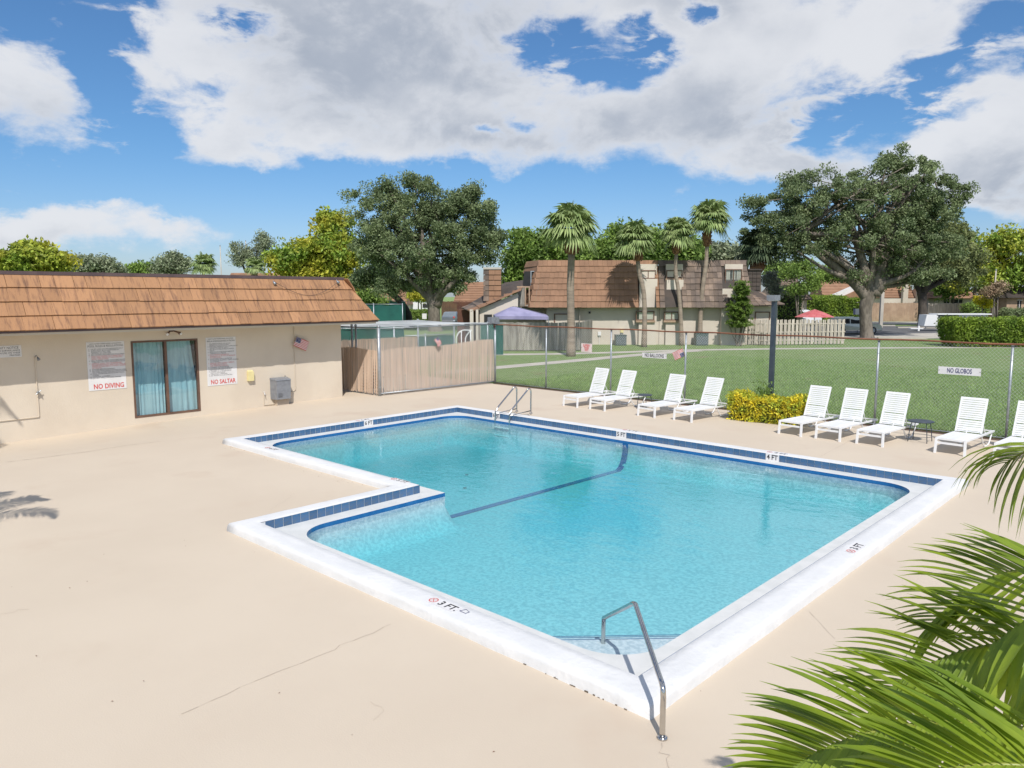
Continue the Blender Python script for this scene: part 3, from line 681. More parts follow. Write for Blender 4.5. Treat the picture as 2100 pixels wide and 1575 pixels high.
# sliding window
win = obj('window', MB().box(WX-.30, wy0-.2, wz0-.1, WX-.29, wy1+.2, wz1+.1), 'dark', ph)
mb = MB(); fx = WX-.06; e = .055
mb.box(fx-.05, wy0, wz0, fx+.07, wy1, wz0+e); mb.box(fx-.05, wy0, wz1-e, fx+.07, wy1, wz1); mb.box(fx-.05, wy0, wz0+e, fx+.07, wy0+e, wz1-e); mb.box(fx-.05, wy1-e, wz0+e, fx+.07, wy1, wz1-e)
ym = 3.69; mb.box(fx-.03, ym-.035, wz0+e, fx+.05, ym+.035, wz1-e)
obj('frame', mb, 'bronze', win)
for (a, b, q) in ((wy0+e, ym-.035, -.01), (ym+.035, wy1-e, .01)):
    obj('pane', MB().box(fx+q, a, wz0+e, fx+q+.006, b, wz1-e), 'glass', win)
def curtain(y0, y1, nf, amp, seed, top=2.24, cut=None):
    r = np.random.default_rng(seed); n = nf*10; V = []; ph_ = r.uniform(0, .8, nf+1)
    zs = np.linspace(wz0+.03, top, 12)
    for j, z in enumerate(zs):
        for i in range(n+1):
            t = i/n; yy_ = y0+(y1-y0)*t; a = amp*(.5+.5*math.sin(t*7+seed))
            xx = WX-.19+a*math.sin(2*math.pi*(t*nf)+ph_[int(t*nf)]*.6+.25*math.sin(z*2))
            if cut: yy_ = y0+(y1-y0)*t*(1-cut*max(0, (z-.8))/1.5*.35)
            V.append((xx, yy_, z))
    F = [(j*(n+1)+i, j*(n+1)+i+1, (j+1)*(n+1)+i+1, (j+1)*(n+1)+i) for j in range(len(zs)-1) for i in range(n)]
    return MB().add(V, F)
obj('curtain', curtain(wy0, ym-.02, 9, .03, 1), 'curtain', win, smooth=True); obj('curtain', curtain(ym+.02, wy1, 5, .02, 3, cut=.5), 'curtain', win, smooth=True)

# things on the wall
def board(name, label, y0, y1, z0, z1, m='sign', thick=.006):
    t = thing(name, label, 'sign', (WX+.004, (y0+y1)/2, (z0+z1)/2)); w, h = (y1-y0), (z1-z0)
    obj('panel', MB().box(0, -w/2, -h/2, thick, w/2, h/2), m, t); return t, w, h
def lines(t, w, h, rowsl, ztop, lh, size, x=.008):
    for i, (s, c, ind, wd) in enumerate(rowsl):
        if s: text('lettering', s, size, (x, -w/2+ind*w, ztop-i*lh), E_WALL, c, t, 'LEFT', width=(wd*w if wd else None))
EN = [('1', '', 0)]
t, w, h = board('rules_sign', 'large white pool rules board in English reading NO DIVING left of the window', 1.54, 2.53, .96, 2.31)
text('lettering', 'LAKE COLONY HOMEOWNERS ASSOCIATION', .05, (.008, 0, h/2-.055), E_WALL, 'black', t, width=w*.84)
text('lettering', 'POOL RULES & REGULATIONS', .085, (.008, 0, h/2-.12), E_WALL, 'black', t, width=w*.93)
rows_en = [('1.  USE BY LAKE COLONY RESIDENTS ONLY', 'black'), ('2.  GUEST MUST BE ACCOMPANIED BY', 'black'), ('     RESIDENTS AT ALL TIME', 'black'), ('3.  USE POOL AT OWN RISK', 'black'), ('4.  NO RUNNING IN & AROUND POOL AREA', 'black'),
           ('5.  NON SWIM DIAPERS NOT PERMITTED IN', 'red'), ('     POOL AREA WITHOUT LAKE COLONY', 'red'), ('     ADULT SUPERVISION', 'red'), ('6.  BALL PLAYING, LARGE INFLATABLE BOATS', 'black'), ('     TUBES OR TOYS NOT ALLOWED IN POOL', 'black'),
           ('7.  ANIMALS, GLASS, FOOD & BEVERAGES', 'red'), ('     PROHIBITED IN POOL AND POOL AREA BY', 'red'), ('     ORDER OF PALM BEACH COUNTY BOARD', 'red'), ('     OF HEALTH', 'red'), ('8.  SHOWER BEFORE ENTERING', 'black'), ('9.  ANYONE WITH OPEN WOUNDS OR SORES', 'black'),
           ('     ON THEIR BODIES NOT ALLOWED IN POOL', 'black'), ('10. POOL HOURS 8:00 AM TO DUSK 7 DAYS', 'black'), ('     A WEEK', 'black'), ('11. CAPACITY 12 PEOPLE', 'black'), ('12. DO NOT SWALLOW POOL WATER', 'black')]
for i, (s, c) in enumerate(rows_en): text('lettering', s, .046, (.008, -w/2+.05, h/2-.20-i*.0405), E_WALL, c, t, 'LEFT')
text('lettering', 'NO DIVING', .19, (.008, .03, -h/2+.10), E_WALL, 'red', t, width=w*.80)
t, w, h = board('rules_sign', 'large white pool rules board in Spanish reading NO SALTAR right of the window', 4.90, 5.87, .80, 2.30)
text('lettering', 'LAKE COLONY HOMEOWNERS ASSOCIATION', .05, (.008, 0, h/2-.05), E_WALL, 'black', t, width=w*.84)
text('lettering', 'REGLAS & REGULACIONES DE PISCINA', .07, (.008, 0, h/2-.12), E_WALL, 'black', t, width=w*.92)
rows_es = [('1.  SOLAMENTE PARA EL USO DE LOS', 'black'), ('     RESIDENTES DE LAKE COLONY', 'black'), ('2.  INVITADOS DEBERAN ESTAR ACOMPANADOS', 'black'), ('     RESIDENTES TODO EL TIEMPO', 'black'), ('3.  USO DE LA PISCINA ES BAJO SU PROPIO', 'black'), ('     RIESGO', 'black'),
           ('4.  NO SE CORRE NI SE JUEGA ALREDEDOR', 'black'), ('     Y DENTRO DE LA PISCINA', 'black'), ('5.  NO SE PERMITEN MENORES SIN', 'red'), ('     SUPERVISION DE UN ADULTO RESIDENTE', 'red'), ('     DE LAKE COLONY', 'red'), ('6.  NO SE PUEDE JUGAR CON PELOTAS', 'black'),
           ('     NI CON BOTES GRANDES O TUBOS INFLABLES', 'black'), ('     EN LA PISCINA', 'black'), ('7.  ANIMALES, VIDRIO, COMIDA Y BEBIDAS', 'red'), ('     PROHIBIDO EN LA PISCINA', 'red'), ('     POR ORDEN DEL CONDADO', 'red'), ('8.  DUCHARSE ANTES DE ENTRAR', 'black'),
           ('9.  PERSONAS CON HERIDAS ABIERTAS', 'black'), ('     NO DEBEN ENTRAR A LA PISCINA', 'black'), ('10. HORARIO DE LA PISCINA 8:00 AM', 'black'), ('     HASTA EL ANOCHECER', 'black'), ('11. CAPACIDAD 12 PERSONAS', 'black'), ('12. NO TRAGAR AGUA DE LA PISCINA', 'black')]
for i, (s, c) in enumerate(rows_es): text('lettering', s, .044, (.008, -w/2+.05, h/2-.20-i*.043), E_WALL, c, t, 'LEFT')
text('lettering', 'NO SALTAR', .19, (.008, .02, -h/2+.11), E_WALL, 'red', t, width=w*.83)
t, w, h = board('security_sign', 'small white SECURITY NOTICE board at the left edge of the wall', -.72, -.003, 2.01, 2.31)
text('lettering', 'SECURITY NOTICE', .085, (.008, -.005, h/2-.06), E_WALL, 'black', t, width=.60)
for i, s in enumerate(('VIDEO SURVEILLANCE', 'IN USE ON THESE', 'PREMISES')):
    o = text('lettering', s, .06, (.008, w/2-.03, h/2-.13-.062*i), E_WALL, 'black', t, 'RIGHT')

def usflag(name, label, loc, tilt, size=.42, face=0.0, group=None, back=False):
    """small cotton flag on a stick; cloth hangs in the local x-z plane, tilted"""
    t = thing(name, label, 'flag', loc, face, group); W, H = size, size*.62; nx, nz_ = 10, 13
    ca, sa = math.cos(tilt), math.sin(tilt)
    def P(u, v, o=0.0):
        x, z = u*W, -v*H; y = .012*math.sin(u*7+v*2)+o; return (x*ca-z*sa, y, x*sa+z*ca)
    for s_ in range(13):
        mb = MB(); u0 = .4 if s_ < 7 else 0
        for i in range(nx):
            a, b = u0+(1-u0)*i/nx, u0+(1-u0)*(i+1)/nx; mb.quad(P(a, s_/13), P(b, s_/13), P(b, (s_+1)/13), P(a, (s_+1)/13))
        obj('stripe', mb, 'red' if s_ % 2 == 0 else 'sign', t)
    mb = MB()
    for i in range(4):
        a, b = .4*i/4, .4*(i+1)/4; mb.quad(P(a, 0), P(b, 0), P(b, 7/13), P(a, 7/13))
    obj('canton', mb, 'navy', t)
    mb = MB()
    for r_ in range(5):
        for c_ in range(6):
            u, v = .04+c_*.062+(r_ % 2)*.0, .06+r_*.1; q = .012; mb.quad(P(u-q, v-q*1.6, -.003), P(u+q, v-q*1.6, -.003), P(u+q, v+q*1.6, -.003), P(u-q, v+q*1.6, -.003))
    obj('stars', mb, 'sign', t)
    mb = MB(); a = P(0, -.12); b = P(0, 1.35); mb.tube([a, b], .006, 6); obj('stick', mb, 'twood', t); return t
usflag('flag', 'small striped flag leaning from the cream pool house wall', (WX+.10, 7.98, 2.22), R(-24), .52, R(90))

# conduit, fountain, soap box, shower, lights, camera
t = thing('conduit', 'thin painted conduit running down the pool house wall past the flag', 'pipe', (WX+.02, 7.93, 0))
mb = MB(); mb.tube(bez([(0, 0, 2.66), (0, 0, 1.5), (0, 0, .55), (.0, -.03, .42), (0, -.16, .36), (0, -.3, .34)], 4), .012, 6); obj('pipe', mb, 'stucco', t, smooth=True)
t = thing('drinking_fountain', 'grey wall-mounted drinking fountain with a spout on its top', 'drinking fountain', (WX, 7.3, 0))
mb = MB(); y0, y1, z0, z1 = -.30, .30, .19, .84; D_ = .33
V = [(0.003, y0, z0), (D_, y0+.05, z0), (D_, y1-.05, z0), (0.003, y1, z0), (0.003, y0, z1), (D_+.02, y0+.04, z1-.03), (D_+.02, y1-.04, z1-.03), (0.003, y1, z1)]; mb.hexa(V); obj('cabinet', mb, 'box', t)
mb = MB(); mb.hexa([(0.003, y0-.012, z1+.002), (D_+.035, y0+.03, z1-.028), (D_+.035, y1-.03, z1-.028), (0.003, y1+.012, z1+.002), (0.003, y0-.005, z1+.05), (D_+.02, y0+.05, z1+.012), (D_+.02, y1-.05, z1+.012), (0.003, y1+.005, z1+.05)]); obj('basin', mb, 'box', t)
mb = MB(); mb.tube(bez([(.1, .2, z1+.03), (.1, .2, z1+.09), (.15, .17, z1+.10)], 4), .014, 8); mb.lathe([(.03, 0), (.03, .03)], (.1, .2, z1+.03), 10); obj('spout', mb, 'steel', t, smooth=True)
mb = MB(); mb.box(.003, -.18, -.06, .2, .26, .187); obj('pedestal', mb, 'crack', t)
for i in range(5): obj('vent_slot', MB().box(.325, -.2, .26+.03*i, .338, -.05, .27+.03*i), 'black', t)
t = thing('hose_tap', 'cream wall tap on a thin upright pipe left of the drinking fountain', 'tap', (WX+.02, 6.75, 0))
mb = MB(); mb.tube([(0, 0, .42), (0, 0, .02), (.02, .48, .04)], .011, 6); obj('pipe', mb, 'stucco', t)
mb = MB(); mb.tube(bez([(0, 0, .42), (.05, 0, .42), (.09, 0, .36)], 4), .014, 6); obj('spout', mb, 'sign', t)
mb = MB(); mb.lathe([(.035, 0), (.035, .01)], (.04, 0, .45), 8); mb.tube([(.04, 0, .42), (.04, 0, .455)], .006, 5); obj('handle', mb, 'sign', t)
t = thing('phone_box', 'small pale yellow box on the wall beside the Spanish rules board', 'box', (WX+.003, 6.30, 1.03))
obj('case', MB().box(0, -.10, -.17, .10, .10, .12), 'yellow', t); mb = MB(); mb.hexa([(0, -.09, .122), (.07, -.09, .122), (.07, .09, .122), (0, .09, .122), (0, -.08, .17), (.03, -.08, .17), (.03, .08, .17), (0, .08, .17)]); obj('lid', mb, 'yellow', t)
t = thing('outdoor_shower', 'thin wall pipe with shower head and valve near the left edge', 'shower', (WX+.02, .29, 0))
mb = MB(); mb.tube([(0, .0, 1.98), (0, .0, .42), (.01, -.02, .40), (.0, -3.2, .36)], .011, 6); obj('pipe', mb, 'stucco', t)
mb = MB(); mb.tube(bez([(0, 0, 1.98), (.08, .01, 2.03), (.16, .02, 1.98)], 4), .011, 6); obj('arm', mb, 'galv', t)
mb = MB(); mb.tube([(.15, .02, 1.99), (.2, .03, 1.92)], [.015, .045], 10); obj('shower_head', mb, 'box', t)
mb = MB(); mb.lathe([(.05, 0), (.05, .02)], (.05, 0, 1.05), 8); mb.tube([(0, 0, 1.05), (.1, .03, 1.02)], .014, 6); mb.tube([(.07, -.06, 1.0), (.07, .07, 1.1)], .012, 6); obj('valve', mb, 'galv', t)
t = thing('floodlight', 'twin floodlight under the eave above the window', 'floodlight', (WX+.003, 3.86, 2.56))
obj('plate', MB().box(0, -.05, -.04, .05, .05, .06), 'bronze', t)
for s_ in (-1, 1):
    mb = MB(); mb.tube([(.05, .03*s_, .0), (.17, .13*s_, -.05), (.22, .19*s_, -.09)], [.02, .025, .055], 10); obj('lamp', mb, 'bronze', t, smooth=True)
    mb = MB(); mb.tube([(.221, .191*s_, -.091), (.245, .22*s_, -.115)], [.052, .03], 10); obj('bulb', mb, 'white', t, smooth=True)
t = thing('security_camera', 'small white dome camera under the eave', 'camera', (WX+.003, 4.87, 2.60))
mb = MB(); mb.box(0, -.05, -.02, .06, .05, .04); obj('mount', mb, 'white', t); mb = MB(); mb.lathe([(.02, -.07), (.045, -.05), (.055, -.02), (.05, .0)], (.09, .0, .03), 12); obj('housing', mb, 'white', t, smooth=True)
obj('lens', MB().box(.13, -.02, -.02, .15, .02, .02), 'black', t)
for k, (px, py) in enumerate(((560, 579), (690, 577))):
    p = UA(px, py, 0, TX+.12); t = thing('roof_spotlight', ('small floodlight on the roof edge, the left of the pair joined by a wire', 'small floodlight on the roof edge near its right corner')[k], 'floodlight', p, 0, 'spotlights on the pool house roof')
    mb = MB(); mb.tube([(0, 0, .05), (.05, 0, .0)], .014, 6); obj('bracket', mb, 'galv', t)
    mb = MB(); mb.tube([(.04, -.01, .01), (.1, .03, -.06)], [.03, .055], 10); obj('lamp', mb, 'galv', t, smooth=True)
a = UA(560, 579, 0, TX+.14); b = UA(690, 577, 0, TX+.14)
mb = MB(); mb.tube([a+(b-a)*q+np.array([.16+.1*math.sin(q*math.pi)-.02, 0, -.45*math.sin(q*math.pi)]) for q in np.linspace(0, 1, 14)], .006, 4); obj('cable', mb, 'black', label='thin sagging cable strung between the two roof lights', cat='cable')

# ------------------------------------------------------------------ chain link
def chain(mb, A, Bp, z0, z1, cell=.075, r=.0022, z1b=None, clip=None):
    """woven wire: two families of diagonal wires clipped to the panel from A to B (ground points)"""
    A = np.array(A, float); Bp = np.array(Bp, float); L = np.linalg.norm(Bp-A); d = (Bp-A)/L; nn = np.array([-d[1], d[0]]); H = z1-z0
    k = -H
    for sgn in (1, -1):
        c = -H
        while c < L:
            a0 = max(0, c); a1 = min(L, c+H)
            if a1 > a0:
                h0, h1 = a0-c, a1-c
                if sgn < 0: h0, h1 = H-h0, H-h1
                p = np.array([*(A+d*a0+nn*.004*sgn), z0+h0]); q = np.array([*(A+d*a1+nn*.004*sgn), z0+h1])
                u = (q-p)/np.linalg.norm(q-p); n1 = np.array([nn[0], nn[1], 0]); n2 = np.cross(u, n1); b = len(mb.v)
                for e in (p, q):
                    for t_ in (0, 2.094, 4.189): mb.v.append(tuple(e+(n1*math.cos(t_)+n2*math.sin(t_))*r-mb.o))
                mb.f += [(b, b+1, b+4, b+3), (b+1, b+2, b+5, b+4), (b+2, b, b+3, b+5)]
            c += cell*1.414
FY = 16.45
cf = thing('chain_link_fence', 'tall chain link fence with a rusty top rail behind the loungers', 'fence', (-8, FY, 0))
OF = (-8, FY, 0)
posts = [-17.99, -15.24, -12.2, -9.2, -6.19, -3.22, -.1, 2.9, 5.9]; FT = 2.40
for i, x in enumerate(posts):
    mb = MB(OF); r_ = .042 if i == 0 else .03; mb.tube([(x, FY, -.1), (x, FY, FT-.02 if i else FT+.05)], r_, 10); mb.lathe([(r_+.01, 0), (r_+.012, .04), (.01, .07)], (x, FY, FT-.05), 10)
    p = obj('post', mb, 'galv', cf, smooth=True)
    for z in (.5, 1.0, 1.5, 2.0):
        mb = MB(OF); mb.lathe([(r_+.003, 0), (r_+.006, .01), (r_+.003, .02)], (x, FY, z), 8); obj('tie', mb, 'galv', p)
mb = MB(OF); mb.tube([(x, FY-.045, FT+.012*math.sin(x*2.1)) for x in np.linspace(-17.99, 8, 40)], .024, 8); obj('top_rail', mb, 'rust', cf, smooth=True)
mb = MB(OF); mb.tube([(x, FY-.01, .05) for x in np.linspace(-17.99, 8, 10)], .014, 6); obj('bottom_rail', mb, 'galv', cf, smooth=True)
mb = MB(OF); chain(mb, (-17.99, FY-.02), (7.9, FY-.02), .05, FT, .064, .0017); obj('wire_mesh', mb, 'wire', cf, kind='stuff')
# edge of soil and mulch under the fence
mb = MB(); r = np.random.default_rng(5); xx = np.linspace(-17.9, 9, 120)
for a, b in zip(xx[:-1], xx[1:]):
    k = .05*math.sin(a*3)+.04*math.sin(a*7.7); k2 = .05*math.sin(b*3)+.04*math.sin(b*7.7); mb.quad((a, 16.22, .001), (b, 16.22, .001), (b, 16.62+k2, .012), (a, 16.62+k, .012)); mb.quad((a, 16.22, .001), (b, 16.22, .001), (b, 16.21, -.03), (a, 16.21, -.03))
obj('soil_edging', mb, 'mulch', kind='structure')

# grass blades near the fence
def blades(n, x0, x1, y0, y1, h0, h1, seed, dens=None):
    r = np.random.default_rng(seed); x = r.uniform(x0, x1, n); y = y0+(y1-y0)*r.random(n)**2.4; h = r.uniform(h0, h1, n); a = r.uniform(0, 2*np.pi, n); w = .010
    lean = r.normal(0, .35, (n, 2)); V = np.zeros((n, 3, 3)); V[:, 0, 0] = x-np.cos(a)*w; V[:, 0, 1] = y-np.sin(a)*w; V[:, 1, 0] = x+np.cos(a)*w; V[:, 1, 1] = y+np.sin(a)*w
    V[:, :2, 2] = -.02; V[:, 2, 0] = x+lean[:, 0]*h; V[:, 2, 1] = y+lean[:, 1]*h; V[:, 2, 2] = h
    return V.reshape(-1, 3), np.arange(3*n).reshape(-1, 3)
V1, F1 = blades(150000, -18, 7, 16.55, 36, .035, .085, 1); V2, F2 = blades(24000, -18, 6, 16.5, 17.1, .06, .17, 2)
obj('grass', npmesh('grass', np.vstack([V1, V2]), np.vstack([F1, F2+len(V1)])), 'blade', label='short mown grass growing beyond the chain link fence', cat='grass', kind='stuff')

# ------------------------------------------------------------------ wire cage with tan slats
cg = thing('wire_cage', 'roofed chain link cage with tan privacy slats beside the pool house', 'enclosure', (-18.2, 10.85, 0)); OC = (-18.2, 10.85, 0)
CZ = 2.50
c1 = U(779, 812); cA = np.array([c1[0], c1[1]]); cB = np.array([-18.02, 16.4]); cC = np.array([-22.8, 10.75]); cD = np.array([-22.8, 16.4])
def cpost(x, y, r_, h=CZ):
    mb = MB(OC); mb.tube([(x, y, -.1), (x, y, h)], r_, 12); mb.lathe([(r_+.012, 0), (r_+.012, .05), (.01, .08)], (x, y, h-.04), 12); o = obj('post', mb, 'galv', cg, smooth=True)
    for z in (.3, .9, 1.5, 2.1):
        mb = MB(OC); mb.lathe([(r_+.004, 0), (r_+.008, .012), (r_+.004, .024)], (x, y, z), 10); obj('band', mb, 'galv', o)
cpost(cA[0], cA[1], .058); 
for px in (724.5, 732.5): q = UA(px, 800, 1, 10.80); cpost(q[0], 10.80, .036)
cpost(cC[0], cC[1], .036); cpost(cD[0], cD[1], .036); cpost(-20.4, 16.4, .03)
for a, b, z in ((cA, cB, CZ-.08), (cA, cC, CZ-.08), (cB, cD, CZ-.08), (cC, cD, CZ-.08), (cA, cB, .08)):
    mb = MB(OC); mb.tube([(a[0], a[1], z), (b[0], b[1], z)], .022, 8); obj('rail', mb, 'galv', cg, smooth=True)
for yy_ in (12.2, 13.6, 15.0):
    mb = MB(OC); mb.tube([(cA[0], yy_, CZ-.06), (cD[0], yy_, CZ-.06)], .02, 8); obj('roof_rail', mb, 'galv', cg, smooth=True)
mb = MB(OC); chain(mb, cA, cB, .05, CZ-.08, .085, .0045); chain(mb, cC, cA, .05, CZ-.08, .085, .0045); chain(mb, cD, cB, .05, CZ-.08, .075, .0022); obj('wire_mesh', mb, 'wire', cg, kind='stuff')
# roof wires
mb = MB(OC); Lx = 4.7; Ly = 5.6; 
for sg in (1, -1):
    c = -Lx
    while c < Ly:
        a0, a1 = max(0, c), min(Ly, c+Lx)
        if a1 > a0:
            x0_, x1_ = (a0-c), (a1-c)
            if sg < 0: x0_, x1_ = Lx-x0_, Lx-x1_
            p = np.array([-18.1-x0_, 10.85+a0, CZ-.02-.05*math.sin(math.pi*x0_/Lx)]); q = np.array([-18.1-x1_, 10.85+a1, CZ-.02-.05*math.sin(math.pi*x1_/Lx)]); mb.bar(p, q, .009, .006)
        c += .085
obj('roof_mesh', mb, 'wire', cg, kind='stuff')
# privacy slats, hanging a little crooked
def slats(A, Bp, n, hz, seed, side):
    r = np.random.default_rng(seed); A = np.array(A); Bp = np.array(Bp); d = (Bp-A); L = np.linalg.norm(d); d /= L; nn = np.array([-d[1], d[0]])*side; mb = MB(OC)
    for i in range(n):
        t_ = (i+.5)/n*L; lean = r.normal(0, .015)+.05*math.sin(t_*1.3); w = L/n*.42; h = hz(t_/L)+r.normal(0, .015); b0_ = .04+abs(r.normal(0, .03)); o_ = nn*(.02+r.normal(0, .006)); o2 = nn*(.02+abs(r.normal(0, .02)))
        p0 = A+d*(t_+lean*1.2)+o2; p1 = A+d*t_+o_; e = d*w; q = nn*.004
        mb.hexa([(*(p0-e-q), b0_), (*(p0+e-q), b0_), (*(p0+e+q), b0_), (*(p0-e+q), b0_), (*(p1-e-q), h), (*(p1+e-q), h), (*(p1+e+q), h), (*(p1-e+q), h)])
    return mb
obj('privacy_slats', slats(cA, cB, 200, lambda u: 1.62+.18*u+.03*math.sin(u*9), 1, 1), 'slat', cg, kind='stuff')
obj('privacy_slats', slats(cC, cA, 130, lambda u: 1.66+.02*math.sin(u*12), 2, -1), 'slat', cg, kind='stuff')
obj('privacy_slats', slats(cC, cD, 120, lambda u: 1.75, 3, 1), 'slat', cg, kind='stuff')
t = thing('equipment_crate', 'brown crate with white pipes inside the slatted cage', 'pool equipment', (-20.6, 11.8, 0))
obj('crate', MB().box(-.5, -.3, 0, .4, .4, 1.1), 'bwood', t); mb = MB()
for i in range(4): mb.tube([(-.45+.25*i, -.45, .05), (-.45+.25*i, -.45, 1.0), (-.2+.2*i, -.4, 1.25)], .04, 8)
obj('pipe', mb, 'white', t, smooth=True)
usflag('flag', 'small striped flag above the tan slats of the wire cage', UA(898, 690, 0, -18.0), R(-55), .34, R(90))
usflag('flag', 'small striped flag tied to a fence post behind the loungers', (-9.18, FY-.06, 1.62), R(205), .42, 0)
# box on the corner post
t = thing('corner_lamp', 'grey weathered light fitting on the fence corner post', 'lamp', (-17.99, FY-.05, FT)); 
obj('housing', MB().box(-.26, -.12, .03, .20, .10, .30), 'box', t); obj('cover', MB().box(.0, -.14, .06, .16, -.12, .27), 'galv', t); mb = MB(); mb.tube([(0, 0, .03), (0, 0, -.12)], .03, 8); obj('bracket', mb, 'rust', t)

# fence signs (flat boards hung on the wire)
def fsign(name, label, px0, px1, py0, py1, m, rows, sag=0):
    a = UA(px0, (py0+py1)/2, 1, FY-.06); b = UA(px1, (py0+py1)/2, 1, FY-.06); zt = UA((px0+px1)/2, py0, 1, FY-.06)[2]; zb_ = UA((px0+px1)/2, py1, 1, FY-.06)[2]
    t = thing(name, label, 'sign', ((a[0]+b[0])/2, FY-.06, (zt+zb_)/2)); w, h = b[0]-a[0], zt-zb_
    obj('panel', MB().box(-w/2, 0, -h/2, w/2, .008, h/2), m, t)
    for s, sz, z, c, wd in rows: text('lettering', s, sz, (0, -.003, z*h), E_BACK, c, t, width=wd*w)
    for s_ in (-1, 1): obj('tie', MB().box(s_*(w/2-.02)-.008, -.004, -.01, s_*(w/2-.02)+.008, -.001, .01), 'black', t)
fsign('fence_sign', 'narrow white board reading NO BALLOONS hanging on the fence', 1317, 1367, 724.5, 734.5, 'sign', [('NO BALLOONS', .17, 0, 'black', .78)])
fsign('fence_sign', 'narrow white board reading NO GLOBOS hanging on the fence', 1924, 2012, 753.5, 769, 'sign', [('NO GLOBOS', .17, 0, 'navy', .58)])
fsign('fence_sign', 'square faded red on white SLIPPERY WHEN WET board on the fence', 1192, 1214, 704.5, 722, 'signp', [('SLIPPERY', .12, .25, 'red', .7), ('WHEN', .11, -.02, 'red', .45), ('WET', .11, -.28, 'red', .35)])

# ------------------------------------------------------------------ lamp post and golden bush
LPY = 15.9; lp0 = UA(1581, 800, 1, LPY)
lp = thing('lamp_post', 'square dark steel lamp post with a grey box head in the golden bush', 'lamp post', (lp0[0], LPY, 0))
obj('post', MB().box(-.062, -.062, 0, .062, .062, 3.44), 'post', lp); 
mb = MB(); mb.hexa([(-.16, -.17, 3.445), (.10, -.17, 3.445), (.10, .17, 3.445), (-.16, .17, 3.445), (-.17, -.18, 3.60), (.09, -.18, 3.60), (.09, .18, 3.60), (-.17, .18, 3.60)]); obj('lamp_head', mb, 'box', lp)
mb = MB(); mb.box(-.13, -.14, 3.425, .07, .14, 3.444); obj('lens', mb, 'sign', lp)
def leafcloud(P, leaf, r, aspect=.5, updir=0.0):
    """rhombus leaves at points P with random facing"""
    n = len(P); a = r.normal(size=(n, 3)); a /= np.linalg.norm(a, axis=1)[:, None]; c = r.normal(size=(n, 3)); c[:, 2] += updir; b = np.cross(a, c); b /= np.linalg.norm(b, axis=1)[:, None]+1e-9
    s = leaf*(.6+.7*r.random(n))[:, None]; V = np.stack([P-a*s, P-b*s*aspect, P+a*s, P+b*s*aspect], 1); return V.reshape(-1, 3)
def leafmesh(name, V): return npmesh(name, V, np.arange(len(V)).reshape(-1, 4))
def boxbush(name, label, cat, loc, rz, dims, n, leaf, m, seed, rough=.05, group=None, core='core', taper=0.0, wave=.06, stem=True):
    t = thing(name, label, cat, loc, rz, group); r = np.random.default_rng(seed); L, W, H = dims
    f = r.choice(5, n, p=np.array([L*H, L*H, W*H, W*H, L*W*1.3])/(2*L*H+2*W*H+1.3*L*W)); u = r.uniform(-.5, .5, n); v = r.uniform(0, 1, n)
    P = np.zeros((n, 3)); 
    k = f == 0; P[k] = np.stack([u[k]*L, np.full(k.sum(), -W/2), v[k]*H], 1); k = f == 1; P[k] = np.stack([u[k]*L, np.full(k.sum(), W/2), v[k]*H], 1)
    k = f == 2; P[k] = np.stack([np.full(k.sum(), -L/2), u[k]*W, v[k]*H], 1); k = f == 3; P[k] = np.stack([np.full(k.sum(), L/2), u[k]*W, v[k]*H], 1)
    k = f == 4; P[k] = np.stack([u[k]*L, (v[k]-.5)*W, np.full(k.sum(), H)], 1)
    sq = 1-taper*(1-P[:, 2]/H)**2; edge = 1-.10*np.clip((P[:, 2]/H-.82)/.18, 0, 1)**2*min(1, .5/W*1.0)
    P[:, 0] *= 1-(1-sq)*W/L; P[:, 1] *= sq*edge
    P[:, 2] += wave*np.sin(P[:, 0]*3.1+seed)*(P[:, 2]/H)+wave*.6*np.sin(P[:, 0]*7.3+1)*(P[:, 2]/H); P[:, 1] += wave*.7*np.sin(P[:, 0]*4.3+P[:, 2]*3)
    P += r.normal(0, rough, (n, 3)); P[:, 2] = np.maximum(P[:, 2], .03)
    obj('leaves', leafmesh('leaves', leafcloud(P, leaf, r, .48)), m, t, kind='stuff')
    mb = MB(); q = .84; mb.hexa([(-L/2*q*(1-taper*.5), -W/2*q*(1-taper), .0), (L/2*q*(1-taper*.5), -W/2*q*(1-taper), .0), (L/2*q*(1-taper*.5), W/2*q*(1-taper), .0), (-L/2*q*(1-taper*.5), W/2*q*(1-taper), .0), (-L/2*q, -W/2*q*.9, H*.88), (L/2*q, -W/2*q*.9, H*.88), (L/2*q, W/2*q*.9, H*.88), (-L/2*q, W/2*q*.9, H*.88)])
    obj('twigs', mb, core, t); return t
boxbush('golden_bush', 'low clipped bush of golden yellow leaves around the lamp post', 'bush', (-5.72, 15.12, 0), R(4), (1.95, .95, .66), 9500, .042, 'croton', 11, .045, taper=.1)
r = np.random.default_rng(12); P = np.array([lp0[0]-.02, 15.55, .78])+r.normal(0, 1, (260, 3))*[.12, .1, .13]
obj('leafy_sprout', leafmesh('leaves', leafcloud(P, .05, r, .45)), 'green', label='small dark green sprout rising behind the golden bush', cat='plant', kind='stuff')

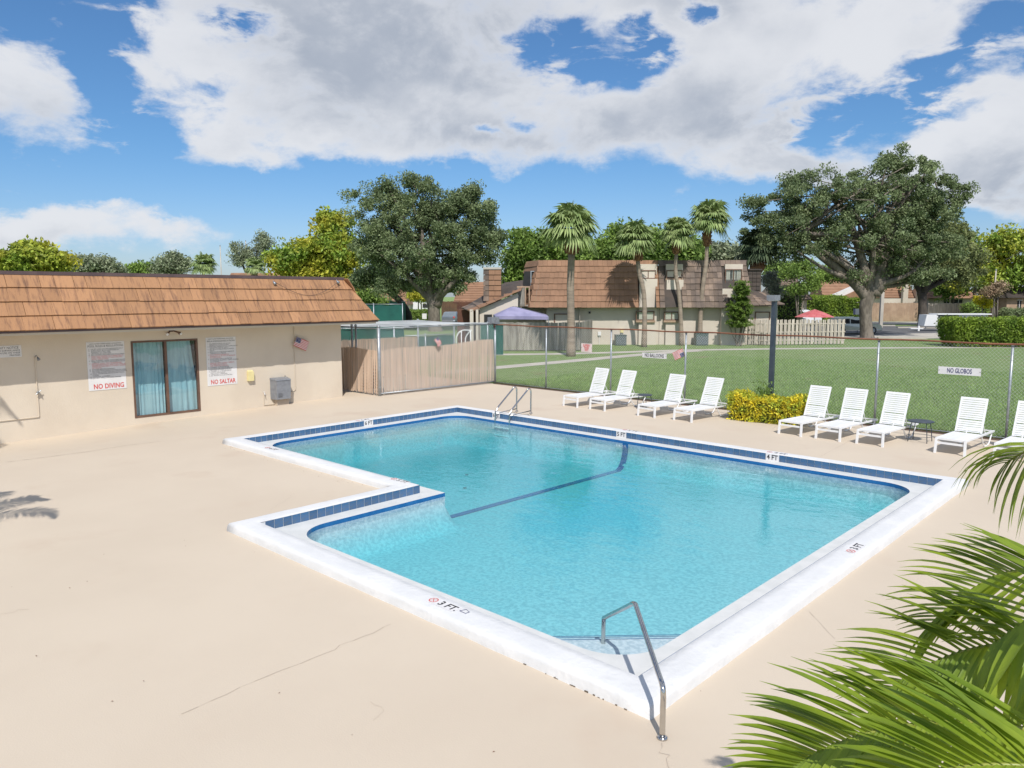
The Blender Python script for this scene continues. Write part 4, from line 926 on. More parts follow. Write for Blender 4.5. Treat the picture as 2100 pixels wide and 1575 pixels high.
# ------------------------------------------------------------------ loungers
W_, SY, RY = .63, 1.22, 2.12; SH = .355
def make_lounger(label):
    t = thing('sun_lounger', label, 'sun lounger', group='white strap sun loungers along the fence')
    mb = MB()
    for x in (0.018, W_-.018):
        mb.bar((x, .0, SH-.02), (x, RY, SH-.035), .038, .042)
    mb.bar((.038, .018, SH-.02), (W_-.038, .018, SH-.02), .036, .042, (0, 0, 1)); mb.bar((.034, RY-.016, SH-.035), (W_-.034, RY-.016, SH-.035), .03, .03)
    mb.bar((.034, .02, SH-.115), (W_-.034, .02, SH-.115), .028, .046)
    obj('frame', mb, 'white', t)
    for x in (.018, W_-.018):
        s_ = -1 if x < .3 else 1; mb = MB(); mb.hexa([(x-.024+.01*s_, -.034, 0), (x+.024+.01*s_, -.034, 0), (x+.024+.01*s_, .010, 0), (x-.024+.01*s_, .010, 0), (x-.023, -.012, SH-.0), (x+.023, -.012, SH-.0), (x+.023, .042, SH-.0), (x-.023, .042, SH-.0)])
        obj('leg', mb, 'white', t)
    for x in (.045, W_-.045):
        mb = MB(); mb.tube(bez([(x, 1.28, SH-.05), (x, 1.36, .17), (x, 1.50, .03), (x, 1.70, .018), (x, 1.86, .04), (x, 1.97, .16), (x, RY-.03, SH-.05)], 4), .016, 8); obj('rear_leg', mb, 'white', t, smooth=True)
    sm = MB().box(.038, -.0245, -.003, W_-.038, .0245, .004).mesh('strap'); sm.materials.append(MT['strap'])
    for i in range(21):
        o = bpy.data.objects.new('strap', sm); link(o, t); o.location = (0, .06+i*.0555, SH-.012-.006*math.sin(i/20*math.pi))
    bk = bpy.data.objects.new('backrest', None); link(bk, t); bk.location = (0, SY, SH+.005); ang = R(68); bk.rotation_euler = (ang, 0, 0)
    mb = MB()
    for x in (.045, W_-.045): mb.bar((x, 0, 0), (x, .86, 0), .040, .034)
    mb.bar((.06, .845, 0), (W_-.06, .845, 0), .03, .032); mb.bar((.06, .02, -.004), (W_-.06, .02, -.004), .022, .022)
    obj('back_frame', mb, 'white', bk)
    sb = MB().box(.055, -.0215, .010, W_-.05, .0215, .018).mesh('back_strap'); sb.materials.append(MT['strap'])
    for i in range(15):
        if i == 5: pass
        o = bpy.data.objects.new('back_strap', sb); link(o, bk); o.location = (0, .06+i*.0535+(.012 if i > 4 else 0), 0)
    mb = MB(); mb.tube([(.07, SY+.13, SH+.33), (.07, SY+.34, SH+.0), (.07, SY+.42, SH-.03)], .009, 6); mb.tube([(W_-.07, SY+.13, SH+.33), (W_-.07, SY+.34, SH), (W_-.07, SY+.42, SH-.03)], .009, 6); mb.tube([(.04, SY+.34, SH), (W_-.04, SY+.34, SH)], .009, 6); obj('back_support', mb, 'white', t, smooth=True)
    return t
labs = ['white strap lounger farthest left, nearest the wire cage', 'white strap lounger with a small dark table on its right', 'white strap lounger third from the left, just right of the small dark table',
        'white strap lounger just left of the golden bush', 'white strap lounger just right of the golden bush', 'white strap lounger in the middle of the three right of the golden bush',
        'white strap lounger with the taller dark table on its right', 'white strap lounger just right of the taller dark table', 'white strap lounger cut by the right edge of the photo']
feet = [((1156, 832), (1187, 836)), ((1210, 839), (1244, 843)), ((1305, 853), (1341, 858)), ((1378, 862), (1418, 866)), ((1596, 889), (1641, 894)), ((1669, 900), (1716, 906)), ((1757, 909), (1811, 916)), ((1918, 927), (1981, 934)), ((2036, 941), (2110, 950))]
proto = make_lounger(labs[0])
for i, (a, b) in enumerate(feet):
    o = proto if i == 0 else dup(proto); p = U(*a); q = U(*b); o['label'] = labs[i]
    o.location = (p[0]+.0, 13.45+(.0, 0, -.05, .0, 0, -.02, 0, .12, .12)[i], 0); o.rotation_euler = (0, 0, R((-5, -5, -5, -6, -6, -5, -5, -4, -4)[i]))
    for ch_ in o.children:
        if ch_.name.startswith('backrest'): ch_.rotation_euler[0] = R((68, 67, 69, 66, 68, 69.5, 67, 68.5, 66.5)[i])
    if i == 8: o.location = (p[0], 13.75, 0)
for (x, z) in ((.10, SH-.115), (.16, SH-.05), (.12, SH-.05), (.52, SH-.05)): pass

def side_table(label, x, y, r_, h):
    t = thing('side_table', label, 'side table', (x, y, 0), 0, 'small dark tables between the loungers')
    mb = MB(); mb.lathe([(0, 0), (r_-.02, 0), (r_, .008), (r_, .022), (r_-.015, .028), (0, .026)], (0, 0, h-.03), 28); obj('table_top', mb, 'post', t, smooth=True)
    for k in range(4):
        a = math.pi/4+k*math.pi/2; c, s_ = math.cos(a), math.sin(a); mb = MB(); mb.tube(bez([(c*r_*.75, s_*r_*.75, h-.03), (c*r_*.9, s_*r_*.9, h*.6), (c*r_*1.02, s_*r_*1.02, 0)], 4), .010, 6); obj('leg', mb, 'post', t, smooth=True)
    mb = MB(); mb.tube([(r_*.86*math.cos(a), r_*.86*math.sin(a), .14) for a in np.linspace(0, 2*math.pi, 20)], .006, 5); obj('ring', mb, 'post', t)
side_table('low round dark table between the second and third loungers from the left', -9.62, 14.72, .24, .46)
side_table('taller round dark table between two loungers on the right', -1.62, 14.80, .30, .52)

# ------------------------------------------------------------------ trees
def tree(name, label, cat, px, D, ells, trunks, leaf_m, bark_m, ncl, clr, lpc, leaf, seed, group=None, nbr=14, zmin=.6, flat=.75, core=False):
    t, off = vthing(name, label, cat, px, D, group); r = np.random.default_rng(seed); off = np.array(off)
    E = [(VF(a, b, D), abs(VF(a+c, b, D)[0]-VF(a, b, D)[0]), abs(VF(a, b+d, D)[2]-VF(a, b, D)[2])) for a, b, c, d in ells]
    wts = np.array([e[1]*e[2] for e in E]); wts /= wts.sum(); C = []
    for k in r.choice(len(E), ncl, p=wts):
        c, rx, rz = E[k]; v = r.normal(size=3); v /= np.linalg.norm(v); v *= (r.random()**.45); C.append(c+v*[rx-clr*.4, min(rx, max(rz, rx*.7)), rz-clr*.3])
    C = np.array(C); C[:, 2] = np.maximum(C[:, 2], zmin)
    n = ncl*lpc; idx = np.repeat(np.arange(ncl), lpc); v = r.normal(size=(n, 3)); v /= np.linalg.norm(v, axis=1)[:, None]; v *= (r.random(n)**.5)[:, None]
    cs = (clr*(.55+.8*r.random(ncl)))[idx][:, None]; P = C[idx]+v*cs*[1, 1, flat]
    obj('crown', leafmesh('crown', leafcloud(P-off, leaf, r, .5)), leaf_m, t, kind='stuff')
    tips = []; mb = MB(tuple(off)); 
    for tr in trunks:
        pts = []; rs = []
        for q in tr: p = VF(q[0], q[1], D); p[1] += (q[3] if len(q) > 3 else 0); pts.append(np.array([p[0], p[1], max(p[2], -.15)])); rs.append(q[2])
        if len(pts) > 2:
            c = bez(pts, 5); rc = list(np.interp(np.linspace(0, len(rs)-1, len(c)), range(len(rs)), rs)); mb.tube(c, rc, 12)
        else: mb.tube(pts, rs, 10)
        tips.append((pts[-1], rs[-1]))
    for k in range(nbr):
        p, rr0 = tips[k % len(tips)]; tgt = C[r.integers(ncl)]; mid = (p+tgt)/2+r.normal(0, .4, 3)*[1, 1, .5]; c = bez([p, mid, tgt], 5); mb.tube(c, list(np.linspace(rr0*.6, .03, len(c))), 6, False)
    obj('trunk', mb, bark_m, t, smooth=True); return t

def fanpalm(label, px, py_base, trunkpx, cpx, cpy, rad_px, leaf_m='sabal', seed=1, nf=40, tr=.19, D=None, boots=True, group='fan palms in front of the brown townhouse', bootpx=42):
    D = D or VD(px, py_base); t, off = vthing('fan_palm', label, 'palm tree', px, D, group); r = np.random.default_rng(seed); off = np.array(off)
    c = VF(cpx, cpy, D); rad = 1.05*abs(VF(cpx+rad_px, cpy, D)[0]-c[0]); base = VF(px, 700, D); base[2] = -.05
    pts = [base]+[VF(a, b, D) for a, b in trunkpx]; top_ = pts[-1]; cc = bez(pts, 6); n = len(cc)
    rs = [tr*(1.25-.25*min(1, i/4)) if i < 4 else tr*(1-.15*i/n) for i in range(n)]
    mb = MB(tuple(off)); mb.tube(cc, rs, 12); obj('trunk', mb, 'palmbark', t, smooth=True)
    if boots:
        a = top_; b = VF(trunkpx[-1][0], trunkpx[-1][1]-bootpx, D); mb = MB(tuple(off)); m_ = 7
        mb.tube([a+(b-a)*k/m_ for k in range(m_+1)], [tr*.95, tr*1.2, tr*1.5, tr*1.75, tr*1.85, tr*1.7, tr*1.3, tr*.7], 12)
        for k in range(60):
            h = r.random(); an = r.uniform(0, 2*math.pi); q = a+(b-a)*h; dd = np.array([math.cos(an), math.sin(an), 0]); q2 = q+dd*tr*1.5; mb.bar(q2, q2+dd*.12+np.array([0, 0, .22]), .07, .03)
        obj('boots', mb, 'boots', t, smooth=False)
    V = []; F = []
    for k in range(nf):
        an = k*2.39996+r.normal(0, .15); elv = R(np.interp((k+.5)/nf, [0, 1], [82, -38]))+r.normal(0, .1)
        d = np.array([math.cos(an)*math.cos(elv), math.sin(an)*math.cos(elv), math.sin(elv)]); side = np.cross(d, [0, 0, 1.]); side /= np.linalg.norm(side)+1e-9; up_ = np.cross(side, d)
        pl = rad*.36*(.8+.3*r.random()); hub = c+d*pl; bl = rad*.62*(.8+.35*r.random()); ns = 26
        b = len(V); w = .018; V += [c+side*w-off, c-side*w-off, hub-off]; F.append((b, b+1, b+2, b+2))
        for s_ in range(ns):
            ph_ = R(np.interp(s_, [0, ns-1], [-112, 112])); dr = d*math.cos(ph_)+side*math.sin(ph_); wd = bl*.06; n2 = np.cross(dr, up_)
            L = bl*(1-.25*abs(ph_)/2)*(.85+.3*r.random()); p1 = hub+dr*L*.55+up_*.06*L; p2 = hub+dr*L*(.9)+up_*.02+np.array([0, 0, -L*.22*(1+r.random())])
            b = len(V); V += [hub+n2*wd*.2-off, hub-n2*wd*.2-off, p1-n2*wd-off, p1+n2*wd-off, p2-off, p2-off+n2*.004]; F += [(b, b+1, b+2, b+3), (b+3, b+2, b+4, b+5)]
    obj('crown', npmesh('crown', np.array(V), np.array([f for f in F if f[2] != f[3]])), leaf_m, t, kind='stuff'); return t

# big live oak, centre left
tree('live_oak', 'broad dark live oak with a thick forked trunk left of the townhouse', 'tree', 890, 76,
     [(870, 420, 90, 58), (775, 425, 80, 48), (960, 440, 72, 58), (850, 500, 150, 75), (955, 515, 82, 68), (880, 570, 100, 40), (765, 515, 58, 55), (715, 400, 26, 18), (1000, 480, 38, 58), (800, 390, 36, 26), (840, 375, 24, 18), (965, 395, 40, 20), (810, 580, 60, 30)],
     [[(893, 690, .80), (891, 665, .62), (890, 640, .60), (889, 622, .66)], [(889, 628, .62), (878, 600, .45), (855, 560, .32), (830, 520, .2)], [(892, 628, .62), (905, 595, .48), (925, 560, .3), (945, 520, .2)], [(890, 630, .5), (893, 590, .4), (890, 540, .28), (880, 470, .16)]],
     'oak', 'bark', 400, .95, 250, .125, 21, nbr=60)
tree('leaning_oak', 'dark leaning tree trunk under the left side of the broad oak', 'tree', 838, 84, [(790, 560, 60, 40), (750, 570, 40, 30)], [[(840, 672, .5), (834, 640, .42), (815, 612, .35), (785, 590, .26)]], 'oak', 'dbark', 60, 1.1, 150, .17, 22, nbr=8)
# big live oak, right
tree('live_oak', 'huge spreading live oak with a pale twisted trunk on the right lawn', 'tree', 1776, 64.5,
     [(1700, 400, 130, 62), (1600, 440, 95, 58), (1850, 390, 110, 70), (1860, 335, 62, 40), (1770, 460, 160, 72), (1900, 440, 85, 60), (1560, 480, 48, 42), (1650, 500, 90, 42), (1850, 510, 120, 52), (1960, 400, 34, 34), (1640, 372, 36, 22), (1800, 560, 90, 36), (1930, 500, 70, 42), (1880, 560, 70, 30), (1545, 410, 30, 18)],
     [[(1778, 697, .62), (1777, 680, .52), (1775, 650, .48), (1776, 625, .52), (1784, 600, .60), (1787, 588, .52)], [(1778, 612, .44), (1752, 580, .44), (1715, 548, .38), (1678, 520, .30), (1640, 480, .28)], [(1790, 606, .62), (1803, 560, .50), (1815, 520, .45), (1830, 470, .35), (1862, 370, .18)], [(1795, 596, .6), (1835, 545, .4), (1880, 500, .28), (1920, 430, .16)], [(1782, 596, .5), (1770, 540, .36), (1740, 450, .24), (1700, 400, .14)]],
     'oak', 'bark', 500, .74, 250, .108, 23, nbr=80)
tree('roadside_oak', 'second oak with a dark forked trunk standing by the road', 'tree', 1893, 89,
     [(1890, 520, 100, 50), (1960, 540, 70, 50), (1850, 550, 60, 40), (1930, 480, 70, 40)],
     [[(1893, 672, .85), (1892, 660, .52), (1892, 620, .46), (1890, 600, .5)], [(1890, 602, .4), (1875, 575, .28), (1862, 550, .2)], [(1892, 602, .4), (1915, 575, .3), (1935, 545, .2)], [(1891, 602, .3), (1893, 560, .22)]],
     'oakb', 'dbark', 200, 1.3, 170, .18, 24, nbr=18)
G1 = 'trees behind the houses on the right'
tree('roadside_tree', 'yellow green tree in the top right background with thin pale trunks', 'tree', 2035, 100, [(2060, 500, 52, 45), (2010, 540, 55, 45), (2085, 560, 60, 45), (1975, 570, 45, 32)], [[(2040, 660, .3), (2040, 560, .2)], [(1996, 660, .26), (2000, 590, .2), (2005, 560, .15)]], 'ygreen', 'bark', 130, 1.5, 150, .24, 25, G1)
tree('roadside_tree', 'darker green tree between the second oak and the yellow green one', 'tree', 1960, 108, [(1970, 520, 60, 50), (1940, 590, 40, 22), (2040, 600, 50, 25)], [[(1950, 650, .25), (1955, 600, .2)]], 'green', 'bark', 100, 1.6, 150, .25, 26, G1)
# row behind the townhouse
G2 = 'trees behind the brown townhouse'
for k, (px, ell, m, lb) in enumerate([
    (1075, [(1070, 520, 42, 48), (1055, 570, 30, 35), (1100, 500, 38, 30), (1085, 560, 50, 40)], 'green', 'round green tree left of the mansard roof'),
    (1150, [(1140, 515, 60, 36), (1180, 520, 40, 32)], 'green', 'green tree mass behind the first fan palm'),
    (1285, [(1285, 495, 60, 40), (1250, 520, 45, 30), (1320, 510, 40, 34)], 'green', 'taller green tree behind the second fan palm'),
    (1400, [(1390, 515, 60, 30), (1350, 500, 36, 36)], 'green', 'green tree behind the third fan palm'),
    (1480, [(1465, 525, 50, 24), (1500, 530, 30, 18)], 'greyg', 'pale green tree behind the right end of the mansard roof')]):
    tree('background_tree', lb, 'tree', px, 86+3*(k % 3), ell, [[(px, 660, .4), (px, 560, .3)]], m, 'dbark', 80 if k else 95, 1.7, 150, .25, 40+k, G2)
# behind the pool house
G3 = 'trees behind the pool house'
for k, (px, D, ell, m, lb, ncl, clr, lf) in enumerate([
    (66, 62, [(66, 535, 74, 36), (20, 545, 35, 26), (110, 540, 34, 26), (66, 515, 40, 18)], 'ygreen', 'round yellow green tree at the far left behind the roof', 120, .95, .19),
    (195, 80, [(195, 548, 52, 26), (160, 545, 22, 20), (230, 555, 26, 14)], 'greyg', 'grey green tree next to the round yellow green tree', 70, 1.1, .17),
    (285, 95, [(290, 555, 30, 14), (272, 558, 18, 10)], 'green', 'small green tree mass left of the pale spreading tree', 36, 1.2, .19),
    (350, 95, [(350, 540, 40, 22), (340, 558, 50, 12)], 'greyg', 'pale spreading tree left of the fan palm', 50, 1.1, .17),
    (645, 98, [(640, 520, 68, 42), (685, 460, 48, 38), (600, 545, 50, 32), (700, 520, 50, 52), (665, 560, 60, 30), (570, 530, 26, 18), (715, 575, 26, 26)], 'ygreen', 'big bright yellow green tree left of the broad oak', 230, 1.45, .25)]):
    tree('background_tree', lb, 'tree', px, D, ell, [[(px, 680, .35), (px, 580, .3)]], m, 'dbark', ncl, clr, 150, lf, 60+k, G3)
tree('casuarina', 'tall wispy dark pine-like tree left of the bright tree', 'tree', 520, 125, [(535, 485, 14, 26), (545, 505, 20, 22), (480, 505, 16, 16), (500, 520, 30, 18), (490, 535, 26, 14), (535, 535, 30, 16)], [[(520, 660, .3), (522, 560, .25), (530, 500, .15)], [(505, 560, .2), (485, 515, .1)]], 'greyg', 'dbark', 75, 1.1, 100, .16, 71, nbr=12)
fanpalm('fan palm showing its round crown over the left part of the roof', 418, 660, [(418, 600), (418, 560)], 418, 543, 34, 'sabal', 5, 34, .2, D=92, group='fan palms behind the pool house roof', bootpx=12)
fanpalm('fan palm in front of the wispy dark tree behind the roof', 522, 660, [(522, 600), (522, 570)], 522, 548, 28, 'sabal', 6, 30, .2, D=96, group='fan palms behind the pool house roof', bootpx=12)

fanpalm('straight thick fan palm nearest the camera, leftmost of the four', 1171, 730, [(1171, 660), (1170, 590), (1172, 522)], 1171, 470, 74, seed=11, nf=46, tr=.235, bootpx=38)
fanpalm('fan palm second from left, leaning left past the small window', 1321, 711, [(1322, 650), (1320, 600), (1311, 560), (1308, 536)], 1304, 492, 52, seed=12, nf=42, tr=.17, bootpx=28)
fanpalm('fan palm third from left with a slim crooked trunk', 1398, 708, [(1396, 650), (1392, 600), (1386, 560), (1387, 522)], 1390, 478, 46, seed=13, nf=40, tr=.15, bootpx=26)
fanpalm('tallest fan palm, rightmost of the four, on a curved trunk', 1435, 707, [(1437, 640), (1441, 590), (1448, 540), (1450, 506)], 1456, 450, 54, seed=14, nf=44, tr=.17, bootpx=36)
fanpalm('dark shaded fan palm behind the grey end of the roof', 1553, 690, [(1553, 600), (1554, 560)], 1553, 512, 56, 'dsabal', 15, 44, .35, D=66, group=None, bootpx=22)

# ------------------------------------------------------------------ shingled facades facing the camera
def shingles(parent, off, zr, Dr, pxl, pxr, rows_, wpx, m, cuts=(), seed=0, Dm=55):
    """rows of separate shingles; zr,Dr = (bottom, top); pxl, pxr = (bottom, top) columns; cuts = (px0, px1, z0, z1) left open"""
    r = random.Random(seed); unit_ = MB().hexa([(0, -.05, 0), (1, -.05, 0), (1, -.0, 1), (0, -.0, 1), (0, .01, 0), (1, .01, 0), (1, .03, 1), (0, .03, 1)]).mesh('shingle'); unit_.materials.append(MT[m]); cnt = 0
    for k in range(rows_):
        f0, f1 = k/rows_, (k+1)/rows_; z0, z1 = zr[0]+(zr[1]-zr[0])*f0, zr[0]+(zr[1]-zr[0])*f1; D0, D1 = Dr[0]+(Dr[1]-Dr[0])*f0, Dr[0]+(Dr[1]-Dr[0])*f1
        XL = VF(pxl[0]+(pxl[1]-pxl[0])*f0, 600, Dm)[0]; XR = VF(pxr[0]+(pxr[1]-pxr[0])*f0, 600, Dm)[0]; segs = [(XL, XR)]
        for (a, b, c, d) in cuts:
            if z1 > c+.05 and z0 < d-.05:
                xa, xb = VF(a, 600, Dm)[0], VF(b, 600, Dm)[0]; ns = []
                for s0, s1 in segs:
                    if xb <= s0 or xa >= s1: ns.append((s0, s1)); continue
                    if xa > s0: ns.append((s0, xa))
                    if xb < s1: ns.append((xb, s1))
                segs = ns
        for s0, s1 in segs:
            n = max(1, round((s1-s0)/wpx)); w = (s1-s0)/n; j = (r.random()-.5)*.0
            for i in range(n):
                o = bpy.data.objects.new('shingle', unit_); link(o, parent); cnt += 1
                o.location = (s0+i*w+.004-off[0], D0-off[1]+r.uniform(-.008, .008), z0-.02+r.uniform(-.01, .01)-off[2]); o.scale = (w-.008, 1, (z1-z0)+.04)
                o.rotation_euler = (math.atan2(-(D1-D0), z1-z0), 0, 0)
    return cnt
HD = 55.5
def zz(py, D=HD): return VF(1300, py, D)[2]
def X(px, D=HD): return VF(px, 650, D)[0]
def window(parent, off, px0, px1, py0, py1, D=HD, blinds=False, sill=True):
    x0_, x1_, z1_, z0_ = X(px0, D)-off[0], X(px1, D)-off[0], zz(py0, D), zz(py1, D); d = D-off[1]
    w = obj('window', MB().box(x0_+.05, d+.10, z0_+.05, x1_-.05, d+.12, z1_-.05), 'dark', parent)
    mb = MB(); e = .07; mb.box(x0_, d-.04, z0_, x1_, d+.1, z0_+e); mb.box(x0_, d-.04, z1_-e, x1_, d+.1, z1_); mb.box(x0_, d-.04, z0_+e, x0_+e, d+.1, z1_-e); mb.box(x1_-e, d-.04, z0_+e, x1_, d+.1, z1_-e); mb.box((x0_+x1_)/2-.03, d-.02, z0_+e, (x0_+x1_)/2+.03, d+.08, z1_-e)
    obj('frame', mb, 'bronze', w); obj('pane', MB().box(x0_+e, d+.02, z0_+e, x1_-e, d+.028, z1_-e), 'glass', w)
    if sill: obj('sill', MB().box(x0_-.05, d-.12, z0_-.14, x1_+.05, d+.06, z0_-.003), 'twood', w)
    if blinds:
        mb = MB(); n = 14
        for i in range(n):
            if i in (4, 5, 9): continue
            xx_ = x0_+e+(x1_-x0_-2*e)*(i+.5)/n; mb.box(xx_-.035, d+.05, z0_+e, xx_+.035, d+.06, z1_-e)
        obj('blinds', mb, 'pwood', w)
    return w
# brown unit
bt, o1 = vthing('brown_townhouse', 'two-storey townhouse with a brown shingled mansard roof behind the lawn', 'building', 1215, HD)
zb_, zt_ = zz(630), zz(533); 
mb = MB(o1); mb.box(X(1121), HD, -.1, X(1309), HD+8, zb_+.1); mb.box(X(1309), HD-.3, -.1, X(1345), HD+8, zz(572)); mb.box(X(1309), HD+.02, zz(572), X(1345), HD+8, zt_-.3); mb.box(X(1345), HD+.05, -.1, X(1352), HD+8, zb_+.1)
mb.box(X(1121), HD+1, zb_+.1, X(1309), HD+8, zt_-.3); mb.box(X(1188)-.0, HD-.35, -.1, X(1188)+.02, HD, zb_-.02)
obj('wall', mb, 'house_stucco', bt)
rf = obj('roof', MB(o1).add([(X(1086), HD-.75, zb_), (X(1352), HD-.75, zb_), (X(1352), HD+.45, zt_), (X(1107), HD+.45, zt_), (X(1086), HD+.3, zb_), (X(1352), HD+.3, zb_), (X(1352), HD+8, zt_), (X(1107), HD+8, zt_)], [(4, 5, 1, 0), (3, 2, 6, 7), (0, 3, 7, 4)]), 'dark_shingle', bt)
shingles(rf, o1, (zb_, zt_), (HD-.80, HD+.40), (1086, 1107), (1352, 1352), 8, .34, 'brown_shingle', [(1309, 1345, zb_-1, zz(553))], 1)
# left hip face with its window and balcony
mb = MB(o1); 
for k in range(8):
    f0, f1 = k/8, (k+1.05)/8; zA, zB = zb_+(zt_-zb_)*f0, zb_+(zt_-zb_)*f1; pa = 1086+(1107-1086)*f0; pb = 1086+(1107-1086)*f1
    a0, a1 = X(pa), X(pb); 
    if 2.2 < k < 5.9: mb.hexa([(a0-.05, HD-.7+1.2*f0, zA), (a0, HD-.7+1.2*f0, zA), (a0-.3, HD+.6, zA), (a0-.38, HD+.6, zA), (a1-.02, HD-.7+1.2*f1, zB), (a1, HD-.7+1.2*f1, zB), (a1-.27, HD+.6, zB), (a1-.32, HD+.6, zB)])
    else: mb.hexa([(a0-.06, HD-.75+1.2*f0, zA), (a0, HD-.75+1.2*f0, zA), (a0-.95, HD+3.4, zA), (a0-1.02, HD+3.4, zA), (a1-.02, HD-.75+1.2*f1, zB), (a1, HD-.75+1.2*f1, zB), (a1-.86, HD+3.4, zB), (a1-.93, HD+3.4, zB)])
obj('hip_shingles', mb, 'brown_shingle', rf)
w = obj('window', MB(o1).hexa([(X(1081)-.35, HD+.5, zz(590)), (X(1092), HD+.5, zz(590)), (X(1092), HD+1.2, zz(590)), (X(1081)-.35, HD+1.2, zz(590)), (X(1084)-.3, HD+.5, zz(556)), (X(1098), HD+.5, zz(556)), (X(1098), HD+1.2, zz(556)), (X(1084)-.3, HD+1.2, zz(556))]), 'dark', bt)
mb = MB(o1); mb.box(X(1088), HD+.42, zz(590), X(1088)+.07, HD+.49, zz(557)); mb.box(X(1088), HD+.42, zz(557), X(1096), HD+.49, zz(557)+.07); obj('frame', mb, 'galv', w)
bal = obj('balcony', MB(o1).box(X(1060), HD-.3, zz(628), X(1084), HD+1.2, zz(625)), 'gwood', bt)
for i in range(7): obj('board', MB(o1).box(X(1061+2.1*i), HD-.34, zz(625), X(1061+2.1*i)+.065, HD-.305, zz(590)), 'gwood', bal)
mb = MB(o1); mb.box(X(1060), HD-.36, zz(590), X(1086), HD-.28, zz(587)); mb.box(X(1076), HD-.36, zz(628), X(1078.5), HD-.30, zz(590)); mb.box(X(1084), HD-.36, zz(628), X(1086), HD-.30, zz(590)); obj('rail', mb, 'twood', bal)
window(bt, o1, 1312, 1343, 554, 572, HD+.02); window(bt, o1, 1304, 1342, 638, 657, HD-.34)
mb = MB(o1); mb.box(X(1136), HD-.06, zz(705), X(1138.5), HD-.003, zz(645)); mb.box(X(1136), HD-.06, zz(645), X(1168), HD-.003, zz(643)); mb.box(X(1166), HD-.06, zz(705), X(1168), HD-.003, zz(645)); obj('door_frame', mb, 'bronze', bt)
obj('vent', MB(o1).box(X(1207), HD-.06, zz(643), X(1211), HD-.003, zz(639)), 'black', bt)
# low wing with the sloping roof and shingled chimney
wg = obj('wing_wall', MB(o1).add([(X(985), HD-1.2, -.1), (X(1062), HD-1.2, -.1), (X(1062), HD-1.2, zz(600.5)), (X(985), HD-1.2, zz(633.5)), (X(985), HD+4, -.1), (X(1062), HD+4, -.1), (X(1062), HD+4, zz(600.5)), (X(985), HD+4, zz(633.5))],
           [(0, 1, 2, 3), (4, 7, 6, 5), (0, 3, 7, 4), (1, 5, 6, 2), (3, 2, 6, 7)]), 'house_stucco', bt)
obj('patio_wall', MB(o1).box(X(1062), HD+1.5, -.1, X(1121), HD+1.7, zb_), 'house_stucco', bt)
obj('window', MB(o1).box(X(994), HD-1.25, zz(662), X(1010), HD-1.203, zz(644)), 'dark', bt)
mb = MB(o1)
for (a, b) in ((966, 973), (978, 983)): mb.box(X(a), HD-1.6, -.1, X(b), HD-1.2, zz(634))
obj('column', mb, 'house_stucco', bt)
obj('porch_recess', MB(o1).box(X(936), HD+1.0, -.1, X(985), HD+1.2, zz(636)), 'bwood', bt)
wr = obj('wing_roof', MB(o1).add([(X(968), HD-1.55, zz(639.5)), (X(1064), HD-1.55, zz(598)), (X(1080), HD+3, zz(572)), (X(1035), HD+3, zz(578)), (X(945), HD+.8, zz(633))], [(0, 1, 2, 3, 4)]), 'dark_shingle', bt)
mb_u = None
rws = 6
for k in range(rws):
    for i in range(8):
        u0, u1 = i/8, (i+1)/8; v0, v1 = k/rws, (k+1.1)/rws
        def WP(u, v, h=0):
            a = np.array([X(968), HD-1.6, zz(639.5)]); b = np.array([X(1066), HD-1.6, zz(597)]); c = np.array([X(945), HD+.8, zz(633)]); d = np.array([X(1078), HD+3, zz(574)])
            p = (a*(1-v)+b*v)*(1-u)+(c*(1-v)+d*v)*u; return p+np.array([0, 0, h])
        o = obj('shingle', MB(o1).hexa([WP(u0, v0, .03), WP(u1-.01, v0, .03), WP(u1-.01, v1, .0), WP(u0, v1, .0), WP(u0, v0, .10), WP(u1-.01, v0, .10), WP(u1-.01, v1, .03), WP(u0, v1, .03)]), 'brown_shingle' if i < 3 else 'grey_shingle', wr)
ch = obj('chimney', MB(o1).box(X(993)+.1, HD-.6, zz(630), X(1028), HD+1.0, zz(552)), 'dark_shingle', bt)
for k in range(6):
    z0_, z1_ = zz(617)+(zz(553)-zz(617))*k/6, zz(617)+(zz(553)-zz(617))*(k+1)/6-.03; s_ = (k % 2)*.3
    for (a, b) in ((1003.5, 1013+s_*8), (1013.4+s_*8, 1028)): obj('shingle', MB(o1).hexa([(X(a), HD-.69, z0_), (X(b), HD-.69, z0_), (X(b), HD-.605, z0_), (X(a), HD-.605, z0_), (X(a), HD-.64, z1_), (X(b), HD-.64, z1_), (X(b), HD-.605, z1_), (X(a), HD-.605, z1_)]), 'brown_shingle', ch)
    obj('shingle', MB(o1).hexa([(X(992), HD-.66, z0_), (X(1003), HD-.66, z0_), (X(1003), HD-.605, z0_), (X(992), HD-.605, z0_), (X(992.5), HD-.63, z1_), (X(1003), HD-.63, z1_), (X(1003), HD-.605, z1_), (X(992.5), HD-.605, z1_)]), 'grey_shingle', ch)
obj('chimney_cap', MB(o1).box(X(992), HD-.70, zz(553), X(1029), HD+1.1, zz(549)), 'concrete', ch)
